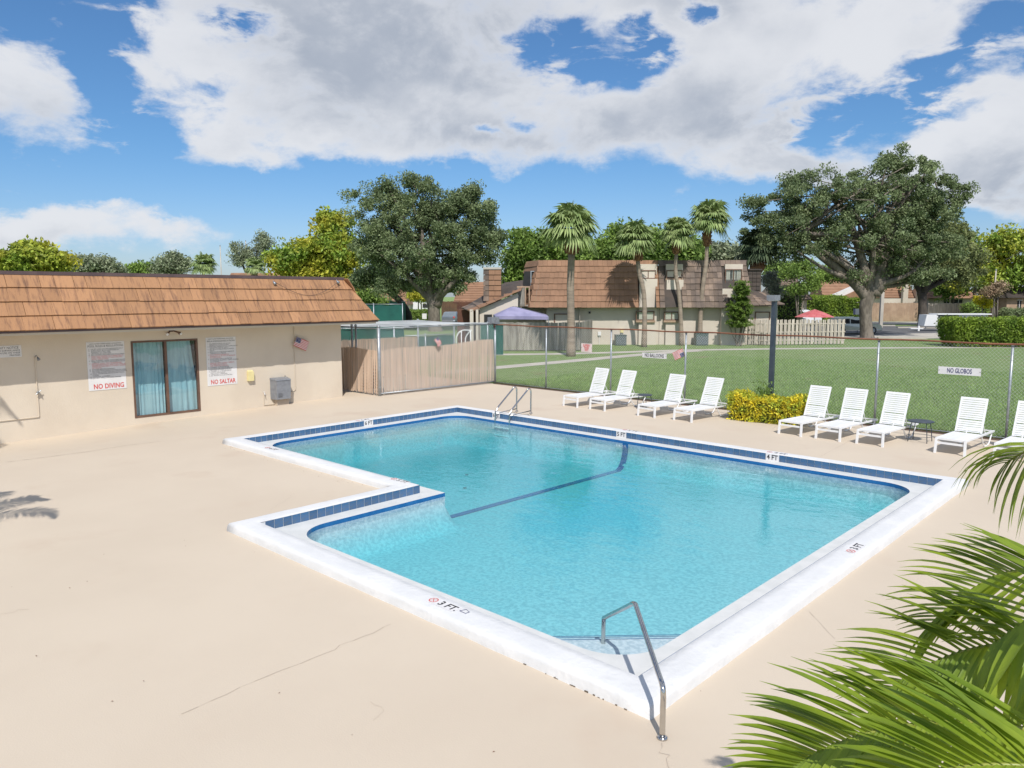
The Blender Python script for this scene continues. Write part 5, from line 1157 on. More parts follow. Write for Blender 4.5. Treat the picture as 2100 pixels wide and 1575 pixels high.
# grey unit
gt, o2 = vthing('grey_townhouse', 'two-storey townhouse with a weathered grey shingled mansard roof joined to the brown one', 'building', 1440, HD)
mb = MB(o2); mb.box(X(1352.5), HD+.02, -.1, X(1364), HD+8, zb_+.1); mb.box(X(1364), HD-.3, -.1, X(1398), HD+8, zz(574)); mb.box(X(1364), HD+.02, zz(574), X(1398), HD+8, zt_-.3); mb.box(X(1398), HD, -.1, X(1476), HD+8, zb_+.1); mb.box(X(1398), HD+1, zb_+.1, X(1484), HD+8, zt_-.3)
mb.box(X(1476), HD-.5, -.1, X(1520), HD+8, zz(592)); mb.box(X(1484), HD+.02, zz(592), X(1520), HD+8, zt_-.3)
mb.box(X(1520), HD-.1, -.1, X(1593), HD+5, zz(628)); obj('wall', mb, 'house_stucco', gt)
rf2 = obj('roof', MB(o2).add([(X(1353), HD-.75, zb_), (X(1492), HD-.75, zb_), (X(1492), HD+.3, zb_), (X(1353), HD+.3, zb_), (X(1353), HD+.45, zt_), (X(1532), HD+.45, zt_), (X(1532), HD+8, zt_), (X(1353), HD+8, zt_)], [(0, 3, 2, 1), (4, 5, 6, 7), (0, 1, 5, 4)]), 'dark_shingle', gt)
cuts2 = [(1363, 1399, zb_-1, zz(553)), (1483, 1520, zz(592), zz(551))]
shingles(rf2, o2, (zb_, zt_), (HD-.80, HD+.40), (1353, 1353), (1492, 1492), 8, .34, 'grey_shingle', cuts2, 2)
shingles(rf2, o2, (zz(600), zt_), (HD-.38, HD+.42), (1492.5, 1492.5), (1541, 1534), 6, .36, 'grey_shingle', cuts2, 3)
window(gt, o2, 1364, 1397, 554, 571, HD+.02); window(gt, o2, 1362, 1393, 639, 657, HD-.34, blinds=True); window(gt, o2, 1484, 1519, 552, 588, HD-.1, blinds=True)
mb = MB(o2); mb.box(X(1543), HD+1.5, zz(620), X(1570), HD+3, zz(552)); c2 = obj('chimney', mb, 'dark_shingle', gt); obj('chimney_cap', MB(o2).box(X(1541.5), HD+1.3, zz(553), X(1571.5), HD+3.2, zz(550)), 'dark_shingle', c2)
for k in range(7):
    for i in range(3): obj('shingle', MB(o2).box(X(1543.5+9*i), HD+1.40, zz(612-8.5*k)+.02, X(1552+9*i), HD+1.495, zz(604-8.5*k)), 'dark_shingle', c2)
lr = obj('lean_to_roof', MB(o2).add([(X(1508), HD-.9, zz(629)), (X(1600), HD-.9, zz(626)), (X(1575), HD+1.6, zz(600)), (X(1538), HD+1.4, zz(588)), (X(1508), HD+1.2, zz(600))], [(0, 1, 2, 3, 4)]), 'dark_shingle', gt)
for k in range(5):
    for i in range(7):
        u0, u1, v0, v1 = i/7, (i+1)/7-.01, k/5, (k+1.1)/5
        a = np.array([X(1509), HD-.95, zz(628)]); b = np.array([X(1600), HD-.95, zz(625)]); c = np.array([X(1520), HD+1.2, zz(594)]); d = np.array([X(1572), HD+1.5, zz(599)])
        Q = lambda u, v, h: (a*(1-u)+b*u)*(1-v)+(c*(1-u)+d*u)*v+np.array([0, 0, h])
        obj('shingle', MB(o2).hexa([Q(u0, v0, .03), Q(u1, v0, .03), Q(u1, v1, .01), Q(u0, v1, .01), Q(u0, v0, .09), Q(u1, v0, .09), Q(u1, v1, .03), Q(u0, v1, .03)]), 'grey_shingle', lr)
mb = MB(o2); mb.box(X(1547), HD-.16, zz(700), X(1549), HD-.103, zz(641)); mb.box(X(1547), HD-.16, zz(641), X(1578), HD-.103, zz(639)); mb.box(X(1576), HD-.16, zz(700), X(1578), HD-.103, zz(641)); obj('door_frame', mb, 'bronze', gt)
# air conditioners and meter boxes
for k, (a, b, c, d, lb) in enumerate(((1263, 1285, 687, 707, 'teal grey air conditioner against the brown townhouse wall'), (1428, 1453, 682, 704, 'teal grey air conditioner behind the rightmost fan palm'))):
    D = HD-1.2; t, of = vthing('air_conditioner', lb, 'air conditioner', (a+b)/2, D, 'air conditioners outside the townhouses'); h = VF(a, c, D)[2]; x0_, x1_ = VF(a, 690, D)[0], VF(b, 690, D)[0]
    obj('cabinet', MB(of).box(x0_, D, 0, x1_, D+.8, h-.05), 'ac', t); obj('lid', MB(of).box(x0_-.02, D-.02, h-.048, x1_+.02, D+.82, h), 'ac', t)
    mb = MB(of)
    for i in range(8): mb.box(x0_+.04, D-.012, .1+i*.07, x1_-.04, D-.002, .13+i*.07)
    obj('grille', mb, 'box', t)
for (px, py, lb) in ((1229, 684, 'small pale meter box low on the brown townhouse wall'), (1275, 678, 'small yellow meter box above the left air conditioner')):
    t, of = vthing('meter_box', lb, 'meter box', px, HD-.12); x_ = VF(px, py, HD)[0]; z_ = VF(px, py, HD)[2]; obj('case', MB(of).box(x_-.11, HD-.13, z_-.14, x_+.11, HD-.003, z_+.14), 'yellow' if px > 1250 else 'sign', t); mb = MB(of); mb.tube([(x_, HD-.06, z_-.14), (x_, HD-.06, .0)], .02, 6); obj('pipe', mb, 'sign', t)
# wooden fence round the patio
FD = VD(1100, 719)
def plankfence(name, label, pts, h0, h1, pitch, wfrac, m, gapz=None, seed=0, thick=.03, dbl=False):
    """pts = list of (px, D); one board per object"""
    D0 = pts[0][1]; t, of = vthing(name, label, 'fence', pts[0][0], D0); r = random.Random(seed); mbs = None; bm_ = {}
    for (pa, Da), (pb, Db) in zip(pts[:-1], pts[1:]):
        A = np.array([VF(pa, 700, Da)[0], Da]); Bq = np.array([VF(pb, 700, Db)[0], Db]); L = np.linalg.norm(Bq-A); d = (Bq-A)/L; n = max(1, round(L/pitch)); ang = math.atan2(d[1], d[0])
        me = MB().box(0, -thick/2, 0, pitch*wfrac, thick/2, 1).mesh('board'); me.materials.append(MT[m])
        for i in range(n):
            for s_ in ((0, 1) if dbl else (0,)):
                o = bpy.data.objects.new('board', me); link(o, t); p = A+d*(i*L/n+s_*pitch*.5)+np.array([-d[1], d[0]])*(.07*s_+r.uniform(-.01, .01)); o.location = (p[0]-of[0], p[1]-of[1], h0); o.scale = (1, 1, h1-h0+r.uniform(-.035, .035)); o.rotation_euler = (0, r.uniform(-.01, .01), ang)
        mb = MB(of)
        for z in (h0+.3, (h0+h1)/2, h1-.3): mb.bar((A[0]-d[1]*.05, A[1]+d[0]*.05, z), (Bq[0]-d[1]*.05, Bq[1]+d[0]*.05, z), .04, .09)
        obj('rail', mb, m, t)
    return t
plankfence('wooden_fence', 'silver grey upright board fence left of the nearest fan palm', [(1022, FD-.3), (1188, FD), (1214, 54.6)], .03, 1.83, .125, .93, 'gwood', seed=3)
plankfence('picket_fence', 'pale double sided picket fence right of the lamp post', [(1537, 55.0), (1566, VD(1566, 708)), (1733, VD(1733, 706))], .04, 1.82, .30, .34, 'pwood', seed=4, dbl=True)
# canopy
t, of = vthing('canopy_tent', 'lavender pop-up canopy behind the grey board fence', 'canopy', 1065, 52.5); D = 52.5; mb = MB(of)
def q(px, py, dd=0): p = VF(px, py, D+dd); return (p[0], p[1], p[2])
e = [q(1016, 648, -1.2), q(1125, 649, -.6), q(1120, 645, 1.8), q(1012, 645, 1.5)]; ap = [q(1048, 629), q(1056, 629)]; mid = [q(1030, 644, -1), q(1080, 641, -.6)]
mb.add([e[0], e[1], e[2], e[3], ap[0], ap[1]], [(0, 1, 5, 4), (1, 2, 5), (2, 3, 4, 5), (3, 0, 4)]); obj('canopy_top', mb, 'lav', t)
mb = MB(of); dn = np.array([0, 0, -.22])
for a, b in ((0, 1), (1, 2), (2, 3), (3, 0)): mb.quad(e[a], e[b], tuple(np.array(e[b])+dn), tuple(np.array(e[a])+dn))
obj('valance', mb, 'lav', t); 
for a in e: mb = MB(of); mb.tube([a, (a[0], a[1], 0)], .03, 6); obj('leg', mb, 'galv', t)
mb = MB(of); mb.add([q(1049, 628, .3), q(1082, 641, .9), q(1120, 644, 1.2), q(1060, 628.5, 1.8)], [(0, 1, 2, 3)]); obj('rear_flap', mb, 'post', t)
# red umbrella
t, of = vthing('patio_umbrella', 'faded red patio umbrella open behind the picket fence', 'umbrella', 1671, 58); D = 58; c = VF(1671, 634, D); rad = VF(1711, 650, D)[0]-c[0]; zr = VF(1671, 650, D)[2]; n = 8
for k in range(n):
    mb = MB(of); a0, a1 = 2*math.pi*k/n, 2*math.pi*(k+1)/n; m_ = (a0+a1)/2; tilt = .0
    P_ = lambda a, f: (c[0]+rad*f*math.cos(a), c[1]+rad*f*math.sin(a), c[2]+(zr-c[2])*f**1.2)
    mb.add([P_(a0, 0.02), P_(a0, .5), P_(a1, .5), P_(a0, 1), P_(a1, 1)], [(0, 1, 2), (1, 3, 4, 2)]); obj('panel', mb, 'umb', t)
mb = MB(of); mb.tube([(c[0], c[1], 0), (c[0], c[1], c[2])], .03, 8); obj('pole', mb, 'white', t)
# shrub with strap leaves against the grey house
t, of = vthing('tall_shrub', 'tall spiky green shrub against the corner of the grey townhouse', 'shrub', 1515, 54); r = np.random.default_rng(31); V = []; F = []
for k in range(430):
    px_ = r.normal(1516, 12); py_ = r.uniform(580, 672); 
    if py_ < 620: px_ = r.normal(1522, 7)
    c = VF(np.clip(px_, 1492, 1543), py_, 54+r.normal(0, .35))-np.array(of)
    for j in range(22):
        d = r.normal(size=3); d[2] = abs(d[2])*.9+.1; d /= np.linalg.norm(d); s_ = np.cross(d, [0, 0, 1.]); s_ /= np.linalg.norm(s_)+1e-6; L = r.uniform(.2, .38); b = len(V); V += [c-s_*.012, c+s_*.012, c+d*L*.6+s_*.028, c+d*L*.6-s_*.028, c+d*L+np.array([0, 0, -.09]), c+d*L+np.array([0, .004, -.09])]; F += [(b, b+1, b+2, b+3), (b+3, b+2, b+4, b+5)]
obj('leaves', npmesh('leaves', np.array(V), np.array(F)), 'green', t, kind='stuff'); mb = MB()
for k in range(5): mb.tube([(r.normal(0, .1), r.normal(0, .1), 0), (r.normal(0, .4), 0, 1.6), (r.normal(.1, .4), 0, 3.0)], [.05, .04, .02], 6)
obj('stem', mb, 'bark', t)

# ------------------------------------------------------------------ hedges and the right background
hD = 53.4; hx = V2W((VF(2040, 700, hD)[0]+1.35, hD, 0)); 
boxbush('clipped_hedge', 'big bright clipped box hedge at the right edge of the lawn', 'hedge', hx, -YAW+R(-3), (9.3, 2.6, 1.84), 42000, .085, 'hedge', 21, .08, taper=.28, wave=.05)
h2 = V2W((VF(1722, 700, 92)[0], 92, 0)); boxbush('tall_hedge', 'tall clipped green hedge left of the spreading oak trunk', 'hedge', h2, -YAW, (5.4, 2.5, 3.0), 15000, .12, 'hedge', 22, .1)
h3 = V2W((VF(1650, 700, 104)[0], 104, 0)); boxbush('long_hedge', 'long pale topped hedge farther back behind the red umbrella', 'hedge', h3, -YAW, (10, 2.2, 3.3), 15000, .14, 'hedge', 23, .12)
h4 = V2W((VF(857, 650, 99)[0], 99, 0)); boxbush('low_hedge', 'low dark hedge under the white van left of the oak trunk', 'hedge', h4, -YAW, (5.0, 1.6, 1.55), 9000, .10, 'green', 24, .08)
for k, (px, py, D, L, H, m, lb) in enumerate([(2080, 0, 96, 2.6, 1.6, 'oak', 'round dark shrub by the far right brown house'), (2066, 0, 104, 2.2, 2.4, 'ygreen', 'gold topped clipped shrub near the far right house'), (1998, 0, 99, 2.4, 2.4, 'green', 'green shrub before the white fence'),
                                        (1868, 0, 118, 3, 1.4, 'green', 'low green shrub at the foot of the tan fence'), (1611, 0, 75, 2.4, 4.1, 'green', 'dark rounded shrub behind the grey townhouse')]):
    if k == 2: px = 1998-0
    boxbush('shrub', lb, 'shrub', V2W((VF(px, 650, D)[0], D, 0)), -YAW, (L, L*.8, H), 3500, .12, m, 30+k, .14, group='shrubs around the far houses', wave=.12)
def cloudplant(name, label, px, D, ells, m, ncl, clr, lf, seed, stems=None, cat='shrub', lpc=90):
    return tree(name, label, cat, px, D, ells, stems or [[(px, 660, .12), (px, ells[0][1], .06)]], m, 'bark', ncl, clr, lpc, lf, seed, None, nbr=8, zmin=.3)
cloudplant('flowering_shrub', 'shrub covered with bright yellow flowers on the far right', 2015, 92, [(2010, 615, 18, 8), (2025, 623, 12, 8)], 'ixora', 30, .6, .12, 81, [[(2015, 660, .1), (2014, 625, .06)]])
cloudplant('seeding_tree', 'tan seed-covered small tree beside the yellow flowers', 2040, 90, [(2035, 600, 22, 12), (2050, 590, 16, 14)], 'dry', 34, .8, .12, 82, [[(2040, 662, .12), (2038, 610, .07)], [(2044, 662, .1), (2047, 600, .06)]])
cloudplant('silver_shrub', 'silvery grey shrub right of the dark chimney', 1583, 68, [(1583, 575, 15, 18), (1590, 600, 12, 12)], 'silver', 40, .7, .12, 83)
cloudplant('small_tree', 'thin stemmed light green tree behind the picket fence', 1640, 62, [(1625, 560, 28, 16), (1665, 575, 26, 16), (1645, 590, 34, 14)], 'green', 50, .65, .11, 84, [[(1636, 655, .07), (1630, 600, .05), (1620, 570, .03)], [(1640, 655, .07), (1650, 610, .05), (1668, 580, .03)], [(1637, 655, .06), (1637, 590, .04)]], 'tree')
cloudplant('small_tree', 'green tree rising behind the dark chimney', 1600, 95, [(1600, 555, 28, 22), (1640, 550, 36, 16), (1700, 560, 40, 14)], 'green', 60, 1.2, .2, 85, None, 'tree', 120)
cloudplant('small_tree', 'bright green tree behind the white van', 858, 115, [(860, 605, 30, 16), (750, 602, 26, 10)], 'ygreen', 40, 1.2, .2, 86, None, 'tree', 120)
cloudplant('small_tree', 'dark green shrub at the corner of the pool house roof', 760, 96, [(755, 605, 26, 14), (785, 620, 20, 10)], 'green', 36, 1.1, .18, 87, None, 'tree', 110)

def farhouse(name, label, px0, px1, pyE, pyT, D, wallm, roofm, gable=None, win=(), over=6, ridge=None, rows_=9):
    """low house facing the camera: wall box, roof courses as real overlapping boards, windows"""
    t, of = vthing(name, label, 'building', (px0+px1)/2, D); x0_, x1_ = VF(px0, 600, D)[0], VF(px1, 600, D)[0]; ze, zt = VF(px0, pyE, D)[2], VF(px0, pyT, D)[2]
    obj('wall', MB(of).box(x0_+.4, D, -.1, x1_-.4, D+7, ze), wallm, t); rd = ridge or 2.5
    rf = obj('roof', MB(of).add([(x0_, D-.7, ze-.02), (x1_, D-.7, ze-.02), (x1_-over*.15, D+rd, zt-.05), (x0_+over*.15, D+rd, zt-.05), (x0_, D+7.5, ze-.02), (x1_, D+7.5, ze-.02)], [(0, 1, 2, 3), (3, 2, 5, 4), (0, 3, 4), (1, 5, 2), (0, 4, 5, 1)]), roofm, t)
    for k in range(rows_):
        f0, f1 = k/rows_, (k+1)/rows_; a = over*.15*f0; mb = MB(of)
        mb.hexa([(x0_+a, D-.72+(rd+.7)*f0, ze+(zt-ze)*f0+.0), (x1_-a, D-.72+(rd+.7)*f0, ze+(zt-ze)*f0), (x1_-a, D-.7+(rd+.7)*f1, ze+(zt-ze)*f1), (x0_+a, D-.7+(rd+.7)*f1, ze+(zt-ze)*f1),
                 (x0_+a, D-.74+(rd+.7)*f0, ze+(zt-ze)*f0+.09), (x1_-a, D-.74+(rd+.7)*f0, ze+(zt-ze)*f0+.09), (x1_-a, D-.7+(rd+.7)*f1, ze+(zt-ze)*f1+.03), (x0_+a, D-.7+(rd+.7)*f1, ze+(zt-ze)*f1+.03)]); obj('tile_course', mb, roofm, rf)
    for (a, b, c, d) in win:
        xa, xb = VF(a, 600, D)[0], VF(b, 600, D)[0]; za, zb2 = VF(a, d, D)[2], VF(a, c, D)[2]; w = obj('window', MB(of).box(xa, D-.03, za, xb, D-.002, zb2), 'dark', t)
        mb = MB(of); mb.box(xa-.08, D-.06, za-.08, xb+.08, D-.031, za); mb.box(xa-.08, D-.06, zb2, xb+.08, D-.031, zb2+.08); mb.box((xa+xb)/2-.03, D-.05, za, (xa+xb)/2+.03, D-.031, zb2); obj('frame', mb, 'sign', w)
    return t, of
FH = 118
t, of = farhouse('far_house', 'brown tiled house with a white sloping gable left of the oak trunk', 1688, 1800, 625, 568, FH, 'house_stucco', 'brown_shingle', win=[], ridge=4)
mb = MB(of); a = [VF(1690, 613, FH-1), VF(1758, 583, FH-1), VF(1770, 590, FH-1), VF(1770, 640, FH-1), VF(1690, 640, FH-1)]; mb.add([tuple(p) for p in a]+[(p[0], p[1]+.8, p[2]) for p in a], [(0, 1, 2, 3, 4), (0, 5, 6, 1), (1, 6, 7, 2)]); obj('gable', mb, 'sign', t)
mb = MB(of); a = [VF(1725, 610, FH-1.5), VF(1765, 592, FH-1.5), VF(1800, 596, FH-1.5), VF(1800, 612, FH-1.5)]; mb.add([tuple(p) for p in a]+[(p[0], p[1]+.8, p[2]) for p in a], [(0, 1, 2, 3), (0, 4, 5, 1), (1, 5, 6, 2)]); obj('porch_roof', mb, 'brown_shingle', t)
t, of = farhouse('far_house', 'two-storey brown mansard house behind the tan fence', 1806, 1872, 611, 566, 112, 'house_stucco', 'brown_shingle', win=[(1850, 1862, 571, 576)], ridge=1.2, over=4)
mb = MB(of); x0_, x1_ = VF(1852, 600, 110.5)[0], VF(1862, 600, 110.5)[0]; mb.box(x0_, 110.4, 0, x1_, 111, VF(1850, 580, 110.5)[2]); x0_, x1_ = VF(1882, 600, 110.5)[0], VF(1890, 600, 110.5)[0]; mb.box(x0_, 110.4, 0, x1_, 111, VF(1850, 580, 110.5)[2]); mb.box(VF(1806, 600, 111)[0], 110.9, 0, VF(1890, 600, 111)[0], 111.2, VF(1850, 612, 111)[2]); obj('chimney_wall', mb, 'house_stucco', t)
farhouse('far_house', 'low brown tiled house with a white garage behind the white fence', 1900, 2000, 612, 572, 116, 'house_stucco', 'brown_shingle', win=[(1937, 1948, 613, 622), (1958, 1975, 614, 626)], over=8)
farhouse('far_house', 'dark grey roofed house at the far right edge', 2060, 2190, 611, 588, 98, 'twood', 'dark_shingle', win=[(2088, 2096, 616, 635)], over=10)
farhouse('far_house', 'dark roofed house glimpsed behind the red umbrella', 1585, 1662, 615, 566, 98, 'house_stucco', 'grey_shingle', over=8)
farhouse('far_house', 'brown roofed house glimpsed left of the shingled chimney', 930, 1010, 622, 578, 104, 'house_stucco', 'brown_shingle', over=5)
farhouse('far_house', 'brown roofed house glimpsed above the green windscreen', 715, 835, 625, 572, 120, 'house_stucco', 'brown_shingle', over=6)
farhouse('far_house', 'long low brown roof showing just above the pool house', 455, 640, 600, 559, 110, 'house_stucco', 'brown_shingle', over=4)
def jfence(name, label, px0, px1, pyT, D, m, n, base=0):
    t, of = vthing(name, label, 'fence', px0, D); x0_, x1_ = VF(px0, 600, D)[0], VF(px1, 600, D)[0]; h = VF(px0, pyT, D)[2]; r = random.Random(n); w = (x1_-x0_)/n
    me = MB().box(0, -.02, 0, w*.9, .02, 1).mesh('board'); me.materials.append(MT[m])
    for i in range(n):
        o = bpy.data.objects.new('board', me); link(o, t); o.location = (x0_+i*w-of[0], r.uniform(-.02, .02), 0); o.scale = (1, 1, h+r.uniform(-.04, .04))
    return t
jfence('board_fence', 'tan upright board fence behind the road right of the oak', 1790, 1890, 621, 104, 'twood', 46)
jfence('board_fence', 'weathered white board fence behind the yellow flowers', 1905, 2038, 622, 103, 'pwood', 60)
jfence('board_fence', 'dark red-brown board fence behind the oak trunk', 905, 975, 618, 102, 'bwood', 34)
# utility pole, street sign, mailboxes
t, of = vthing('utility_pole', 'slim pale utility pole right of the spreading oak trunk', 'pole', 1804, 84); x_, D = of[0], 84; mb = MB(of); mb.box(x_-.16, D-.16, 0, x_+.16, D+.16, 7.5); obj('pole', mb, 'concrete', t)
obj('crossarm', MB(of).box(x_-.8, D-.2, 6.9, x_+.8, D-.165, 7.05), 'gwood', t)
for (px, py, D, lb) in ((865, 560, 118, 'thin grey pole behind the hedge by the oak'), (2032, 555, 96, 'thin white light pole in the trees at the right'), (460, 505, 120, 'distant thin pole above the pool house roof'), (512, 495, 130, 'distant wooden pole by the wispy tree')):
    t, of = vthing('utility_pole', lb, 'pole', px, D); h = VF(px, py, D)[2]; mb = MB(of); mb.tube([(of[0], D, 0), (of[0], D, h)], [.11, .07], 8); obj('pole', mb, 'concrete', t, smooth=True); mb = MB(of); mb.lathe([(.09, 0), (.09, .15), (.02, .2)], (of[0], D, h), 8); obj('pole_cap', mb, 'galv', t)
t, of = vthing('street_sign', 'pale blue and white sign on a thin post left of the oak trunk', 'sign', 1757, 72); D = 72; x_ = of[0]; obj('panel', MB(of).box(VF(1752, 600, D)[0], D-.02, VF(1752, 645, D)[2], VF(1764, 600, D)[0], D, VF(1752, 633, D)[2]), 'sign', t); obj('blue_stripe', MB(of).box(VF(1752, 600, D)[0], D-.03, VF(1752, 645, D)[2], VF(1756, 600, D)[0], D-.021, VF(1752, 633, D)[2]), 'lav', t); mb = MB(of); mb.tube([(x_, D+.02, 0), (x_, D+.02, VF(1752, 633, D)[2])], .03, 6); obj('post', mb, 'post', t)
t, of = vthing('mailbox_kiosk', 'long white roofed mailbox shelter behind the clipped hedge', 'mailbox', 1970, 76); D = 76
P_ = lambda px, py: (VF(px, py, D)[0], VF(px, py, D)[2])
x0_, zt2 = P_(1917, 645); x1_, _ = P_(2023, 645); zb3 = P_(1920, 668)[1]
obj('roof', MB(of).box(x0_-.1, D-.7, zt2, x1_+.1, D+.9, zt2+.1), 'white', t); obj('end_panel', MB(of).hexa([(x0_+.15, D-.5, zb3), (P_(1934, 0)[0]-.1, D-.5, zb3), (P_(1934, 0)[0]-.1, D+.7, zb3), (x0_+.15, D+.7, zb3), (x0_, D-.6, zt2-.003), (P_(1935, 0)[0], D-.6, zt2-.003), (P_(1935, 0)[0], D+.8, zt2-.003), (x0_, D+.8, zt2-.003)]), 'white', t)
obj('back_panel', MB(of).box(P_(1936, 0)[0], D+.1, zb3, x1_-.1, D+.2, zt2-.003), 'box', t); obj('end_panel', MB(of).box(P_(2008, 0)[0], D-.3, zb3, x1_-.05, D+.05, zt2-.003), 'white', t)
for i in range(4): x_ = P_(1945+14*i, 0)[0]; obj('mailbox_row', MB(of).box(x_, D-.2, zb3+.1, x_+.55, D+.095, zt2-.3), 'white', t)
for px in (1926, 2015): x_ = P_(px, 0)[0]; obj('leg', MB(of).box(x_-.08, D-.08, 0, x_+.08, D+.08, zb3-.003), 'white', t)
obj('bench', MB(of).box(P_(1898, 0)[0], D-1.0, .25, P_(1925, 0)[0], D-.5, .33), 'white', t); 

# ------------------------------------------------------------------ vehicles
def car(name, label, px, D, L, H, body_m, rz=0.0, van=False):
    t, of = vthing(name, label, 'van' if van else 'car', px, D); t.rotation_euler = (0, 0, -YAW+rz); W = 1.85
    if van: prof = [(0, .35), (0, H*.92), (.12*L*.1, H), (L*.72, H), (L*.80, H*.93), (L*.90, H*.60), (L*.99, H*.52), (L, .35)]
    else: prof = [(0, .35), (0, H*.55), (.04*L, H*.62), (L*.12, H*.95), (L*.2, H), (L*.55, H), (L*.62, H*.96), (L*.75, H*.64), (L*.97, H*.55), (L, H*.45), (L, .35)]
    n = len(prof); V = []
    for s_, inset in ((-1, 1), (1, 1)):
        for x, z in prof: V.append((x-L/2, s_*W/2*(1-.10*max(0, (z/H-.6)/.4)), z))
    F = [tuple(range(n)), tuple(range(2*n-1, n-1, -1))]+[(i, i+n, (i+1) % n+n, (i+1) % n) for i in range(n)]
    obj('body', MB().add(V, F), body_m, t)
    zs0, zs1 = H*.62, H*.90; y_ = -W/2*.975
    def glass(x0_, x1_, sk=0, sk1=0): obj('side_window', MB().add([(x0_-L/2, y_-.03, zs0), (x1_-L/2, y_-.03, zs0), (x1_-sk-L/2, y_+.05, zs1), (x0_+sk1-L/2, y_+.05, zs1)], [(0, 1, 2, 3)]), 'dark', t)
    if van: glass(L*.66, L*.85, L*.08); obj('stripe', MB().box(-L/2+.1, -W/2-.02, H*.5, L*.1, -W/2-.005, H*.52), 'box', t); obj('roof_rack', MB().box(-L*.4, -.7, H+.02, L*.1, .7, H+.08), 'galv', t)
    else: glass(L*.14, L*.34, 0, L*.05); glass(L*.36, L*.55); glass(L*.57, L*.72, L*.08)
    for x in (-L*.32, L*.32):
        for s_ in (-1, 1):
            mb = MB(); mb.tube([(x, s_*(W/2-.1), .33), (x, s_*(W/2+.02), .33)], .33, 16); w = obj('wheel', mb, 'black', t, smooth=False); mb = MB(); mb.tube([(x, s_*(W/2+.021), .33), (x, s_*(W/2+.03), .33)], .19, 12); obj('rim', mb, 'galv', w)
    obj('bumper', MB().box(L/2-.02, -W/2+.1, .3, L/2+.08, W/2-.1, .5), 'box', t); obj('bumper', MB().box(-L/2-.08, -W/2+.1, .3, -L/2+.02, W/2-.1, .5), 'box', t)
    obj('headlight', MB().box(L/2-.02, -W/2+.08, .6, L/2+.02, -W/2+.38, .75), 'sign', t); obj('tail_light', MB().box(-L/2-.02, -W/2+.05, .75, -L/2+.0, -W/2+.25, .95), 'red', t)
    return t
MT['carsilver'] = mat('silver_car_paint', (.42, .45, .44), (.40, .43, .42), 3, .25, metal=.5)
MT['carwhite'] = mat('white_car_paint', (.75, .76, .77), (.72, .73, .74), 3, .3)
MT['cargrey'] = mat('blue_grey_car_paint', (.25, .29, .33), (.22, .26, .30), 3, .25, metal=.4)
car('parked_van', 'white van parked behind the low dark hedge', 858, 128, 5.6, 2.35, 'carwhite', van=True)
car('parked_car', 'silver car half hidden by the oak trunk on the right', 1748, 71, 4.5, 1.55, 'carsilver')
car('parked_car', 'white car glimpsed left of the red umbrella', 1640, 88, 4.4, 1.9, 'carwhite', .3)
car('parked_car', 'grey car glimpsed between the grey townhouse and the red umbrella', 1612, 84, 4.2, 1.8, 'cargrey', .5)
car('parked_car', 'blue grey car glimpsed right of the broad oak trunk', 935, 96, 4.3, 1.5, 'cargrey', 1.2)
t, of = vthing('notice_board', 'small white notice in front of the low dark hedge', 'sign', 871, 96); x_ = of[0]; obj('panel', MB(of).box(x_-.28, 96, VF(871, 654, 96)[2], x_+.28, 96.05, VF(871, 643, 96)[2]), 'sign', t); mb = MB(of); mb.tube([(x_, 96.08, 0), (x_, 96.08, 1.2)], .03, 6); obj('post', mb, 'galv', t)

# ------------------------------------------------------------------ tennis court windscreens seen over and through the cage
def windscreen(name, label, pts, zb4, zt4, posts_px, group=None):
    D0 = pts[0][1]; t, of = vthing(name, label, 'fence', pts[0][0], D0, group)
    for (pa, Da), (pb, Db) in zip(pts[:-1], pts[1:]):
        xa, xb = VF(pa, 650, Da)[0], VF(pb, 650, Db)[0]; n = max(2, int(abs(xb-xa)/.5)+1); mb = MB(of); r = np.random.default_rng(int(pa))
        V = []
        for z in (zb4, (zb4+zt4)/2, zt4-.06):
            for i in range(n+1): f = i/n; V.append((xa+(xb-xa)*f, Da+(Db-Da)*f+.04*math.sin(i*2.1+z), z+.02*math.sin(i*1.7)))
        mb.add(V, [(j*(n+1)+i, j*(n+1)+i+1, (j+1)*(n+1)+i+1, (j+1)*(n+1)+i) for j in range(2) for i in range(n)]); obj('screen_cloth', mb, 'teal', t, smooth=True)
        mb = MB(of); mb.tube([(xa, Da-.05, zt4), (xb, Db-.05, zt4)], .03, 8); obj('top_rail', mb, 'galv', t, smooth=True)
    for px, D in posts_px:
        x_ = VF(px, 650, D)[0]; mb = MB(of); mb.tube([(x_, D-.08, 0), (x_, D-.08, zt4+.1)], .045, 8); obj('post', mb, 'galv', t, smooth=True)
    return t
windscreen('court_fence', 'tall dark green windscreen fence right of the pool house roof tip', [(640, 67), (770, 67), (826, 67)], .1, 2.78, [(767, 67), (826, 67)])
windscreen('court_fence', 'farther dark green court screen peeking above the taller one', [(745, 96), (800, 96), (832, 80)], .1, 2.9, [(745, 96)])
windscreen('court_fence', 'dark green screen seen through the wire at the left of the cage', [(660, 40), (750, 40), (828, 40)], .0, 1.85, [(808, 40)], None)
windscreen('court_fence', 'lower green screen beyond the flag on the wire cage', [(829, 41), (930, 43)], .0, 1.40, [(872, 41.9)], None)
windscreen('court_fence', 'dark green screen panel beside the grey board fence', [(985, 46), (1032, 46)], .0, 1.9, [(1000, 46)], None)
t, of = vthing('white_ladder_frame', 'small bent white tube frame beyond the wire cage', 'rail', 952, 40); D = 40
